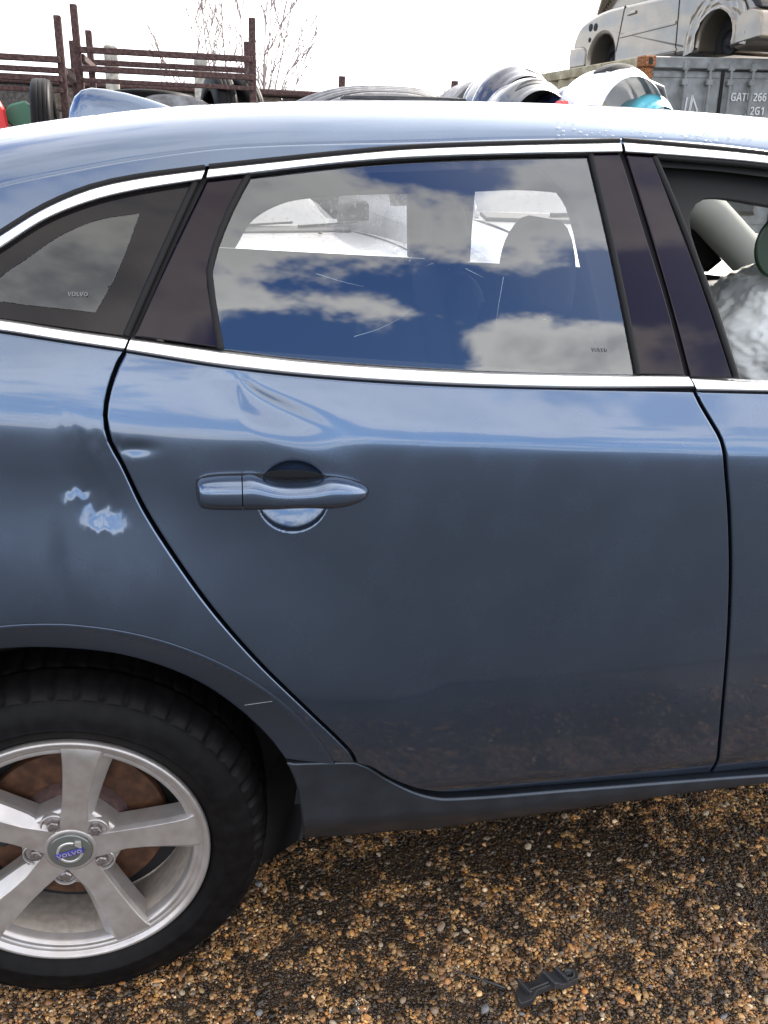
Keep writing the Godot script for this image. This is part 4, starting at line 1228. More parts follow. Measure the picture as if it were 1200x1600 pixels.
func bumper(label: String, at: Vector3, yaw: float, h: float, reach: float, wid: float, m: Material, extra: Array) -> Node3D:
	var t := thing("bumper_cover", label, "car bumper", at, "bumper covers stacked behind the blue car")
	t.rotation.y = yaw
	var hh := reach * 0.62
	var mb := MB.new()
	var rows := []
	for j in 57:
		var s := (j - 8) / 40.0
		var row := PackedVector3Array()
		for i in 33:
			var u := i / 32.0 * 2.0 - 1.0
			var off := -0.10 * pow(absf(u), 3.0) + 0.018 * smoothstep(0.20, 0.26, u) * smoothstep(0.60, 0.54, u) - 0.010 * exp(-pow((u + 0.30) / 0.04, 2.0)) + 0.02 * smoothstep(0.86, 0.95, u)
			var p := arch_at(h, reach, hh, clampf(s, 0.0, 1.0), off)
			if s < 0.0: p.y = lerpf(p.y, 1.5, -s / 0.2)
			if s > 1.0: p.y = lerpf(p.y, 1.5, (s - 1.0) / 0.2)
			row.append(Vector3(p.x, p.y, u * wid * 0.5))
		rows.append(row)
	mb.grid(rows)
	put("skin", mb, m, t)
	for e in extra:   # name, from, to along the arch, from, to across, proud, material
		mb = MB.new()
		rows = []
		for j in 17:
			var row := PackedVector3Array()
			for i in 9:
				var v := i / 8.0 * 2.0 - 1.0; var q := j / 16.0 * 2.0 - 1.0
				var s := lerpf(e[1], e[2], j / 16.0)
				var sq := sqrt(maxf(0.0, 1.0 - pow(absf(q), 4.0)))
				var u := lerpf(e[3], e[4], 0.5 + 0.5 * v * sq)
				var off: float = -0.10 * pow(absf(u), 3.0) + 0.018 * smoothstep(0.20, 0.26, u) * smoothstep(0.60, 0.54, u) + e[5] * (1.0 - pow(absf(v), 6.0)) + 0.003
				var p := arch_at(h, reach, hh, s, off)
				row.append(Vector3(p.x, p.y, u * wid * 0.5))
			rows.append(row)
		mb.grid(rows)
		put(e[0], mb, e[6], t)
	return t

func build_yard() -> void:
	var mb: MB
	# block wall
	var wall := thing("block_wall", "weathered grey brown block wall along the back of the yard", "wall", Vector3(-4.6, 0, -7.9))
	wall.rotation.y = -0.04
	mb = MB.new()
	mb.box(Transform3D(Basis.IDENTITY, Vector3(4.1, 0.96, -0.12)), Vector3(8.2, 1.92, 0.16))
	put("mortar_bed", mb, M.mortar, wall)
	var blocks := []
	for k in 4:
		mb = MB.new(); mb.box(Transform3D.IDENTITY, Vector3(0.438, 0.208, 0.2), 0.012)
		blocks.append(mb.mesh(M["block%d" % k]))
	rng.seed = 9
	for r in 9:
		for c in 18:
			var x := c * 0.45 + (0.225 if r % 2 == 1 else 0.0) + 0.2
			if x > 8.05: continue
			piece("block", blocks[rng.randi() % 4], wall, Transform3D(Basis.from_euler(Vector3(rng.randf_range(-0.01, 0.01), rng.randf_range(-0.012, 0.012), rng.randf_range(-0.008, 0.008))), Vector3(x, 0.108 + r * 0.2165, -0.12 + rng.randf_range(0.0, 0.016))))
	mb = MB.new()
	mb.box(Transform3D(Basis(Vector3(0, 0, 1), 0.002), Vector3(4.1, 1.975, -0.11)), Vector3(8.3, 0.055, 0.3), 0.012)
	put("coping", mb, M.rust, wall)
	# concrete posts
	for p in [[Vector3(-0.69, 0, -7.15), 2.22, "pale concrete post behind the left rack rails, the left one of the two concrete posts"], [Vector3(0.04, 0, -7.1), 2.20, "pale concrete post with mossy edge beside the pair of upright tyres"]]:
		mb = MB.new()
		mb.box(Transform3D(Basis(Vector3(0, 0, 1), -0.012), Vector3(0, p[1] / 2.0, 0)), Vector3(0.105, p[1], 0.105), 0.014)
		tag(put("concrete_post", mb, M.concrete, null, Transform3D(Basis.IDENTITY, p[0])), p[2], "post", "concrete posts by the wall")
	for p in [[Vector3(1.39, 0, -8.25), 2.20, "short rusty steel post standing above the grey slatted bumper, left of two"], [Vector3(2.49, 0, -8.05), 2.20, "short rusty steel post nearest the dark bumper stack, right of two"]]:
		mb = MB.new()
		mb.box(Transform3D(Basis.IDENTITY, Vector3(0, p[1] / 2.0, 0.02)), Vector3(0.062, p[1], 0.008), 0.002)
		mb.box(Transform3D(Basis.IDENTITY, Vector3(0, p[1] / 2.0, -0.02)), Vector3(0.062, p[1], 0.008), 0.002)
		mb.box(Transform3D(Basis.IDENTITY, Vector3(0, p[1] / 2.0, 0)), Vector3(0.008, p[1], 0.036), 0.002)
		tag(put("steel_post", mb, M.rust, null, Transform3D(Basis.IDENTITY, p[0])), p[2], "post", "rusty posts along the wall")
	# racks
	stillage("rust red steel rack with two rails, cut off by the left edge of the view", Vector3(-1.92, -0.09, -4.93), 0.05, 1.20, 0.72)
	stillage("rust red steel rack with tall corner posts in front of the bare shrub", Vector3(-0.63, 0.0, -5.17), 0.03, 1.07, 0.72)
	# tyres on the racks
	spare_tyre("black tyre standing edge on at the left rack, beside its corner post", Vector3(-0.80, 1.45, -4.72), Basis(Vector3(0, 1, 0), PI / 2 + 0.12), 0.315, 0.12)
	spare_tyre("grooved black tyre upright by the concrete post, left of a pair", Vector3(0.21, 1.60, -5.42), Basis(Vector3(0, 1, 0), PI / 2 + 0.25), 0.315, 0.145)
	spare_tyre("black tyre upright in the rack corner, right of a pair", Vector3(0.345, 1.595, -5.50), Basis(Vector3(0, 1, 0), PI / 2 + 0.45), 0.31, 0.15)
	spare_tyre("black tyre lying flat behind the antenna fin of the blue car", Vector3(-0.24, 1.69, -5.62), Basis(Vector3(1, 0, 0), PI / 2 - 0.05), 0.30, 0.17)
	# odds and ends on the racks
	mb = MB.new()
	var pth := []
	for k in 22:
		var a := lerpf(-0.2, PI + 0.5, k / 21.0)
		pth.append(Vector3(cos(a) * 0.13, sin(a) * 0.13, 0.02 * sin(3 * a)))
	mb.tube(pth, 0.02, 0.016, 8)
	tag(put("hose", mb, M.paintwhite, null, Transform3D(Basis(Vector3(0, 1, 0), 0.4), Vector3(0.01, 1.60, -5.30))), "pale bent hose looped on the rack between fin and tyres", "hose")
	mb = MB.new()
	mb.puff(spline([[-0.24, -0.06, -0.22, 0.05, -0.05, 0.085, 0.15, 0.06, 0.26, -0.02], [0.26, -0.02, 0.20, -0.07, -0.24, -0.06]], 0.03), [[0.012, 0.06], [0.0, 0.045], [0.0, -0.045], [0.012, -0.06]])
	tag(put("door_panel", mb, M.greyplastic, null, Transform3D(Basis(Vector3(0, 1, 0), 0.1), Vector3(-0.04, 1.66, -5.15))), "pale grey plastic panel lying on the rack behind the antenna fin", "car part")
	mb = MB.new()
	mb.puff(spline([[-0.07, -0.2, -0.075, 0.12, -0.05, 0.16, 0.04, 0.17, 0.06, 0.13, 0.08, -0.2], [0.08, -0.2, -0.07, -0.2]], 0.03), [[0.015, 0.10], [0.0, 0.085], [0.0, -0.085], [0.015, -0.10]])
	tag(put("jerrycan", mb, M.red, null, Transform3D(Basis(Vector3(0, 1, 0), 0.2), Vector3(-1.08, 1.46, -4.72))), "bright red plastic can at the far left edge in front of the wall", "can")
	mb = MB.new()
	mb.puff(PackedVector2Array([Vector2(-0.12, -0.05), Vector2(-0.09, 0.03), Vector2(-0.02, 0.085), Vector2(0.05, 0.06), Vector2(0.10, -0.02), Vector2(0.13, -0.09), Vector2(0.02, -0.11)]), [[0.012, 0.03], [0.0, 0.02], [0.0, -0.02], [0.012, -0.03]])
	tag(put("plastic_sheet", mb, M.bottle, null, Transform3D(Basis(Vector3(0, 0, 1), -0.4), Vector3(-0.93, 1.56, -4.80))), "dark green scrap of moulded plastic beside the red can", "plastic scrap")
	build_shrub()
	build_bumpers()
	build_container()
	build_wreck()
	build_white_cars()

func build_shrub() -> void:
	var t := thing("bare_shrub", "leafless many-stemmed shrub growing behind the wall, its twigs above the rack", "shrub", Vector3(0.38, 0, -8.9))
	rng.seed = 21
	for k in 15:
		var mb := MB.new()
		var lean := Vector3(lerpf(-0.36, 0.34, k / 14.0) + rng.randf_range(-0.03, 0.03), 1.0, rng.randf_range(-0.25, 0.25))
		var hgt := (3.45 - 2.6 * absf(lean.x) * absf(lean.x) * 4.0) * rng.randf_range(0.9, 1.05)
		var p := Vector3(rng.randf_range(-0.12, 0.12), 0, rng.randf_range(-0.1, 0.1))
		var path := [p]
		var n := 12
		for i in n:
			var q: Vector3 = path[path.size() - 1]
			var dir := Vector3(lean.x * (0.7 + 0.8 * i / n), 1.0, lean.z).normalized()
			path.append(q + dir * hgt / n + Vector3(rng.randf_range(-0.018, 0.018), 0, rng.randf_range(-0.018, 0.018)))
		mb.tube(path, 0.014, 0.0048, 5)
		for i in range(3, n):
			for c in 3:
				if rng.randf() < 0.25: continue
				var q: Vector3 = path[i]
				var d := (Vector3(lean.x * 1.2 + rng.randf_range(-0.65, 0.65), rng.randf_range(0.7, 1.2), rng.randf_range(-0.6, 0.6))).normalized()
				var l := rng.randf_range(0.18, 0.55)
				var tw := [q]
				for e in 4: tw.append(tw[tw.size() - 1] + (d + Vector3(rng.randf_range(-0.15, 0.15), 0.08, rng.randf_range(-0.15, 0.15))) * l / 4)
				mb.tube(tw, 0.0056, 0.0038, 4)
				for e in range(1, 4):
					var d2 := (d + Vector3(rng.randf_range(-0.7, 0.7), rng.randf_range(0, 0.4), rng.randf_range(-0.5, 0.5))).normalized()
					var b0: Vector3 = tw[e]
					mb.tube([b0, b0 + d2 * l * 0.2, b0 + d2 * l * 0.36 + Vector3(0, 0.012, 0)], 0.0046, 0.0034, 4)
		put("stem", mb, M.twig, t)

func build_bumpers() -> void:
	var mb: MB
	# slatted grey bumper lying on top of the heap
	var t := thing("bumper_cover", "grey ribbed bumper cover lying lengthwise with a black trim strip in front", "car bumper", Vector3(1.61, 2.03, -6.98), "bumper covers stacked behind the blue car")
	t.rotation.y = -0.06; t.scale = Vector3(1.5, 1.5, 1.5)
	for k in 5:
		mb = MB.new()
		var rows := []
		for i in 41:
			var u := i / 40.0 * 2.0 - 1.0
			var x := u * (0.55 - 0.025 * k)
			var y := -0.12 * pow(absf(u), 2.4) - 0.013 * k + 0.02 * u * (1 if u > 0 else 0)
			var z := 0.055 * k - 0.10 * pow(absf(u), 3.0)
			rows.append(PackedVector3Array([Vector3(x, y - 0.028, z - 0.02), Vector3(x, y - 0.004, z - 0.026), Vector3(x, y, z - 0.01), Vector3(x, y - 0.004, z + 0.014), Vector3(x, y - 0.022, z + 0.026), Vector3(x, y - 0.05, z + 0.022)]))
		mb.grid(rows)
		put("rib", mb, M.greyplastic if k != 3 else M.darkplastic, t)
	mb = MB.new()
	mb.box(Transform3D.IDENTITY, Vector3(1.0, 0.3, 0.3), 0.05)
	put("core", mb, M.darkplastic, t, Transform3D(Basis.IDENTITY, Vector3(0, -0.30, 0.05)))
	mb = MB.new()
	mb.puff(spline([[-0.42, -0.018, -0.40, 0.0, 0.1, 0.022, 0.46, 0.024], [0.46, 0.024, 0.48, 0.006], [0.48, 0.006, 0.1, 0.0, -0.42, -0.018]], 0.04), [[0.004, 0.014], [0.0, 0.010], [0.0, -0.010], [0.004, -0.014]])
	tag(put("trim_strip", mb, M.darkplastic, null, Transform3D(Basis(Vector3(0, 1, 0), 0.12), Vector3(1.76, 1.88, -6.29)).scaled_local(Vector3(1.5, 1.5, 1.5))), "long thin black trim strip lying in front of the grey ribbed bumper", "trim strip")
	var slots := []
	for k in 5: slots.append(["grille_slot", 0.50, 0.72, 0.30 + 0.10 * k, 0.35 + 0.10 * k, 0.002, M.gapdark])
	bumper("pale grey arched bumper cover at the back of the heap, left of the black one", Vector3(1.96, 0, -6.56), 0.35, 2.085, 0.93, 0.69, M.greyplastic, [["trim_band", 0.10, 0.60, 0.50, 0.90, 0.004, M.darkplastic]])
	bumper("black arched bumper cover with slotted grille, tallest of the dark arches", Vector3(2.14, 0, -6.23), 0.30, 2.160, 0.84, 0.60, M.black_blue, slots)
	bumper("slate grey arched bumper cover lying in front of the black one with slots", Vector3(2.20, 0, -5.86), 0.25, 2.033, 0.75, 0.51, M.slate, [["trim_band", 0.3, 0.9, 0.55, 0.70, 0.004, M.darkplastic]])
	bumper("navy blue arched bumper cover next to the white one, red lamp below it", Vector3(2.65, 0, -5.93), 0.25, 1.995, 0.51, 0.60, M.navy, [["lamp_opening", 0.52, 0.78, 0.30, 0.80, 0.004, M.gapdark]])
	bumper("white arched bumper cover with black grille opening, brightest of the heap", Vector3(2.74, 0, -5.57), 0.20, 2.123, 0.75, 0.66, M.white, [["grille_opening", 0.30, 0.58, 0.05, 0.62, 0.004, M.gapdark], ["lamp_recess", 0.62, 0.76, -0.25, 0.15, 0.003, M.darkplastic]])
	bumper("turquoise arched bumper cover peeping out at the right of the white one", Vector3(3.16, 0, -5.51), 0.15, 1.935, 0.39, 0.54, M.teal, [])
	mb = MB.new()
	mb.box(Transform3D(Basis(Vector3(0, 1, 0), 0.3), Vector3.ZERO), Vector3(0.12, 0.05, 0.06), 0.015)
	tag(put("rear_lamp", mb, M.red, null, Transform3D(Basis.IDENTITY, Vector3(2.78, 1.84, -5.63)).scaled_local(Vector3(1.6, 1.6, 1.6))), "small red rear lamp lens tucked under the navy bumper", "lamp lens")
	# dark window frame part standing beside the turquoise bumper
	var fr := thing("door_frame", "dark grey car door frame with rounded corner standing before the container", "car part", Vector3(3.66, 0, -6.2))
	mb = MB.new()
	mb.tube([Vector3(-0.20, 2.05, 0.0), Vector3(0.0, 2.085, 0.0), Vector3(0.12, 2.05, 0.0), Vector3(0.18, 1.93, 0.0), Vector3(0.19, 1.2, 0.0), Vector3(0.19, 0.0, 0.0)], 0.042, 0.042, 8)
	put("frame", mb, M.darkplastic, fr)
	mb = MB.new()
	mb.box(Transform3D(Basis.IDENTITY, Vector3(0.01, 1.60, -0.02)), Vector3(0.04, 0.84, 0.02), 0.005)
	put("bar", mb, M.darkplastic, fr)

func build_container() -> void:
	var t := thing("shipping_container", "grey blue shipping container with locking bars and white lettering, wrecked car on its roof", "container", Vector3(5.02, 0.0, -8.90))
	t.transform = Transform3D(Basis(Vector3(0, 1, 0), deg_to_rad(10.0)) * Basis(Vector3(0, 0, 1), deg_to_rad(3.2)), Vector3(5.34, 0.16, -9.81))
	var H := 2.60; var W := 2.44; var L := 6.06
	var mb := MB.new()
	mb.box(Transform3D(Basis.IDENTITY, Vector3(W / 2, H / 2, -L / 2 - 0.05)), Vector3(W - 0.12, H - 0.06, L - 0.2))
	put("box", mb, M.container, t)
	for sx in [0, 1]:
		mb = MB.new()
		var rows := []
		var n := 120
		for i in n + 1:
			var z := -0.15 - (L - 0.3) * i / n
			var ph := (i % 6)
			var d := [0.0, 0.0, 0.018, 0.036, 0.036, 0.018][ph] as float
			var x := (0.012 + d) if sx == 0 else W - 0.012 - d
			rows.append(PackedVector3Array([Vector3(x, 0.16, z), Vector3(x, H - 0.12, z)]))
		mb.grid(rows)
		put("corrugated_side", mb, M.containerside, t)
	for e in [[Vector3(0.05, H - 0.06, -L / 2), Vector3(0.10, 0.12, L)], [Vector3(W - 0.05, H - 0.06, -L / 2), Vector3(0.10, 0.12, L)], [Vector3(0.05, 0.08, -L / 2), Vector3(0.10, 0.16, L)], [Vector3(W - 0.05, 0.08, -L / 2), Vector3(0.10, 0.16, L)]]:
		mb = MB.new(); mb.box(Transform3D(Basis.IDENTITY, e[0]), e[1], 0.01)
		put("side_rail", mb, M.containerside, t)
	for e in [[Vector3(W / 2, H - 0.065, 0.005), Vector3(W - 0.2, 0.13, 0.11)], [Vector3(W / 2, 0.08, 0.005), Vector3(W - 0.2, 0.16, 0.11)]]:
		mb = MB.new(); mb.box(Transform3D(Basis.IDENTITY, e[0]), e[1], 0.012)
		put("door_header", mb, M.container, t)
	for x in [0.075, W - 0.075]:
		mb = MB.new(); mb.box(Transform3D(Basis.IDENTITY, Vector3(x, H / 2, 0.01)), Vector3(0.14, H - 0.24, 0.13), 0.015)
		put("corner_post", mb, M.rust_orange, t)
		for y in [0.065, H - 0.058]:
			mb = MB.new(); mb.box(Transform3D(Basis.IDENTITY, Vector3(x, y, 0.015)), Vector3(0.165, 0.122, 0.17), 0.012)
			var cc := put("corner_casting", mb, M.rust_orange, t)
			mb = MB.new()
			mb.box(Transform3D(Basis.IDENTITY, Vector3(x, y, 0.098)), Vector3(0.06, 0.075, 0.008), 0.003)
			put("casting_hole", mb, M.gapdark, cc)
	for k in 2:
		var x0 := 0.155 if k == 0 else W / 2 + 0.012
		var x1 := W / 2 - 0.012 if k == 0 else W - 0.155
		mb = MB.new()
		mb.box(Transform3D(Basis.IDENTITY, Vector3((x0 + x1) / 2, H / 2, -0.012)), Vector3(x1 - x0, H - 0.30, 0.05), 0.01)
		for y in [0.62, 1.22, 1.82, 2.40]:
			mb.box(Transform3D(Basis.IDENTITY, Vector3((x0 + x1) / 2, y, 0.016)), Vector3(x1 - x0 - 0.06, 0.05, 0.012), 0.004)
		var dr := put("door", mb, M.container, t)
		mb = MB.new()
		for x in [x0, x1]: mb.box(Transform3D(Basis.IDENTITY, Vector3(x, H / 2, 0.008)), Vector3(0.02, H - 0.3, 0.05), 0.006)
		put("door_seal", mb, M.rubber, dr)
		for fx in ([0.45, 0.80] if k == 0 else [0.08, 0.40]):
			var x: float = lerpf(x0, x1, fx)
			mb = MB.new()
			mb.tube([Vector3(x, 0.10, 0.058), Vector3(x, H - 0.05, 0.058)], 0.019, 0.019, 10)
			for y in [0.24, 0.95, 1.65, 2.32, 2.50]: mb.box(Transform3D(Basis.IDENTITY, Vector3(x, y, 0.05)), Vector3(0.09, 0.07 if y < 2.4 else 0.10, 0.05), 0.01)
			put("locking_bar", mb, M.container, dr)
	mb = MB.new()
	var o := Vector3(0.64, 1.92, 0.018)
	for s in [[0.0, 0.0, 0.50, 0.0], [0.02, 0.0, 0.05, 0.38], [0.10, 0.0, 0.13, 0.38], [0.20, 0.0, 0.25, 0.42], [0.25, 0.42, 0.48, 0.02], [0.22, 0.02, 0.27, 0.40], [0.05, -0.07, 0.08, -0.07], [0.18, -0.07, 0.21, -0.07], [0.32, -0.07, 0.35, -0.07], [0.42, -0.07, 0.45, -0.07]]:
		var a := o + Vector3(s[0], s[1], 0) * 0.62; var b := o + Vector3(s[2], s[3], 0) * 0.62
		var d := b - a
		mb.box(Transform3D(Basis(Vector3(0, 0, 1), atan2(d.y, d.x)), (a + b) / 2), Vector3(d.length(), 0.022, 0.004))
	put("painted_mark", mb, M.paintwhite, t)
	for s in [["GATU", 1.376, 2.16, 0.095], ["1266", 1.66, 2.16, 0.095], ["22G1", 1.64, 2.00, 0.095]]:
		var tm := text_mesh(s[0], s[3], 0.004, M.paintwhite)
		tm.horizontal_alignment = HORIZONTAL_ALIGNMENT_LEFT
		inst("painted_lettering", tm, t, Transform3D(Basis.IDENTITY, Vector3(s[1], s[2], 0.022)))

func side_poly(a: Array, step := 0.06) -> PackedVector2Array: return spline(a, step)

func build_wreck() -> void:
	var t := thing("wrecked_car", "silver beige hatchback without wheels, front wing crumpled, lying on the container roof", "car")
	# x forward; hubs at 0 and 2.6; z out of the right side
	var fwd := Vector3(sin(0.181), -0.001, cos(0.181)).normalized()
	var up := Vector3.UP.rotated(fwd, 0.035)
	t.transform = Transform3D(Basis(fwd, up, fwd.cross(up).normalized()).orthonormalized(), Vector3(6.829, 2.891, -13.116))
	var hw := 0.86
	var body := cat([spline([[-0.75, 0.20, -0.87, 0.40, -0.83, 0.58, -0.68, 0.75, -0.40, 0.84, -0.1, 0.885], [-0.1, 0.885, 0.2, 0.90, 1.4, 0.88, 2.2, 0.84, 2.9, 0.74, 3.20, 0.62, 3.36, 0.42, 3.34, 0.14]], 0.05), PackedVector2Array([Vector2(3.02, 0.06)]), _arc(2.62, 0.22, 0.355, -0.35, PI + 0.35), _arc(0.0, 0.22, 0.345, -0.40, PI + 0.35)])
	var mb := MB.new()
	mb.puff(body, [[0.06, hw], [0.02, hw - 0.012], [0.0, hw - 0.06], [0.0, -hw + 0.06], [0.06, -hw]])
	put("body", mb, M.silver, t)
	mb = MB.new()
	var roofp := spline([[-0.42, 0.83, -0.12, 1.06, 0.25, 1.26, 0.65, 1.35, 1.05, 1.34, 1.42, 1.22, 1.78, 1.03, 2.05, 0.86], [2.05, 0.86, -0.42, 0.83]], 0.05)
	mb.puff(roofp, [[0.06, hw - 0.22], [0.02, hw - 0.20], [0.0, hw - 0.15], [0.0, -hw + 0.15], [0.06, -hw + 0.22]])
	put("roof", mb, M.silver, t)
	for wp in [[[0.55, 0.90, 0.58, 1.24, 0.95, 1.28, 1.30, 1.20, 1.62, 1.02, 1.75, 0.90], [1.75, 0.90, 0.55, 0.90]], [[-0.14, 0.93, 0.05, 1.09, 0.30, 1.20, 0.48, 1.23], [0.48, 1.23, 0.46, 0.92], [0.46, 0.92, -0.14, 0.93]]]:
		mb = MB.new()
		mb.puff(spline(wp, 0.05), [[0.01, 0.006], [0.0, 0.0], [0.0, -0.03]], Transform3D(Basis(Vector3(1, 0, 0), -0.42), Vector3(0, 0.085, 1.015)))
		put("side_window", mb, M.glass_dark, t)
	for wp in [0.0, 2.62]:
		mb = MB.new()
		mb.puff(_arc(wp, 0.22, 0.352, -0.35, PI + 0.35), [[0.0, hw - 0.30], [0.0, hw - 0.33]])
		mb.lathe([Vector2(0.15, 0.0), Vector2(0.15, -0.05), Vector2(0.07, -0.05), Vector2(0.06, 0.02), Vector2(0.001, 0.02)], 24, Transform3D(Basis.IDENTITY, Vector3(wp, 0.20, hw - 0.22)))
		put("wheel_arch", mb, M.gapdark, t)
	mb = MB.new()   # shut lines
	for l in [[0.40, 0.30, 0.52, 0.88], [1.83, 0.12, 1.78, 0.88]]:
		mb = MB.new()
		bar(mb, Vector3(l[0], l[1], hw - 0.002), Vector3(l[2], l[3], hw - 0.002), 0.016)
		put("door_gap", mb, M.gapdark, t)
	mb = MB.new()
	mb.box(Transform3D(Basis(Vector3(0, 0, 1), 0.02), Vector3(1.12, 0.50, hw + 0.006)), Vector3(1.30, 0.045, 0.02), 0.006)
	put("rubbing_strip", mb, M.silver, t)
	mb = MB.new()
	mb.box(Transform3D(Basis(Vector3(0, 0, 1), 0.02), Vector3(1.12, 0.17, hw + 0.004)), Vector3(1.45, 0.04, 0.02), 0.01)
	put("sill", mb, M.silver, t)
	mb = MB.new()
	mb.box(Transform3D(Basis(Vector3(0, 0, 1), 0.03), Vector3(0.72, 0.76, hw + 0.012)), Vector3(0.20, 0.04, 0.03), 0.012)
	put("door_handle", mb, M.silver, t)
	for p in [[-0.36, 0.70], [-0.22, 0.69], [-0.36, 0.53]]:
		mb = MB.new()
		mb.lathe([Vector2(0.055 if p[1] > 0.6 else 0.035, 0.004), Vector2(0.045 if p[1] > 0.6 else 0.028, 0.010), Vector2(0.001, 0.008)], 20, Transform3D(Basis.IDENTITY, Vector3(p[0], p[1], hw)))
		put("lamp_hole", mb, M.gapdark, t)
	mb = MB.new()   # crumpled front wing over the wheel opening
	var f := FastNoiseLite.new(); f.seed = 6; f.frequency = 3.2; f.fractal_octaves = 3
	var rows := []
	for j in 31:
		var row := PackedVector3Array()
		for i in 21:
			var a := lerpf(-0.2, PI + 0.25, j / 30.0)
			var r := lerpf(0.356, 0.60, i / 20.0)
			var x := 2.62 + cos(a) * r; var y := 0.22 + sin(a) * r * 0.95
			row.append(Vector3(x, minf(y, 0.80), hw + 0.012 + 0.034 * absf(f.get_noise_2d(x * 2.0, y * 2.0)) + (0.03 if i < 3 else 0.0)))
		rows.append(row)
	mb.grid(rows)
	put("front_wing", mb, M.silver, t)
	mb = MB.new()
	mb.puff(spline([[2.92, 0.10, 2.98, 0.40, 3.15, 0.50, 3.40, 0.44, 3.46, 0.15], [3.46, 0.15, 2.92, 0.10]], 0.04), [[0.03, hw + 0.03], [0.0, hw], [0.0, -hw], [0.03, -hw - 0.03]])
	put("front_bumper", mb, M.silver, t)
	mb = MB.new()
	mb.puff(spline([[2.88, 0.56, 3.0, 0.70, 3.25, 0.62, 3.38, 0.48], [3.38, 0.48, 2.88, 0.56]], 0.03), [[0.02, hw - 0.005], [0.0, hw - 0.02], [0.0, hw - 0.30]])
	put("headlamp_hole", mb, M.gapdark, t)
	mb = MB.new()
	mb.puff(spline([[-0.90, 0.16, -0.93, 0.30, -0.90, 0.47], [-0.90, 0.47, -0.45, 0.42, -0.42, 0.16], [-0.42, 0.16, -0.90, 0.16]], 0.04), [[0.03, hw + 0.02], [0.0, hw], [0.0, -hw], [0.03, -hw - 0.02]])
	put("rear_bumper", mb, M.silver, t)
	mb = MB.new()   # raised tailgate
	mb.box(Transform3D(Basis(Vector3(0, 0, 1), 1.15), Vector3(-0.42, 1.30, 0.05)), Vector3(0.85, 0.05, 1.15), 0.02)
	put("tailgate", mb, M.silver, t)

func _arc(cx: float, cy: float, r: float, a0: float, a1: float) -> PackedVector2Array:
	var o := PackedVector2Array()
	for k in 25:
		var a := lerpf(a0, a1, k / 24.0)
		o.append(Vector2(cx + cos(a) * r, maxf(cy + sin(a) * r, 0.06)))
	return o

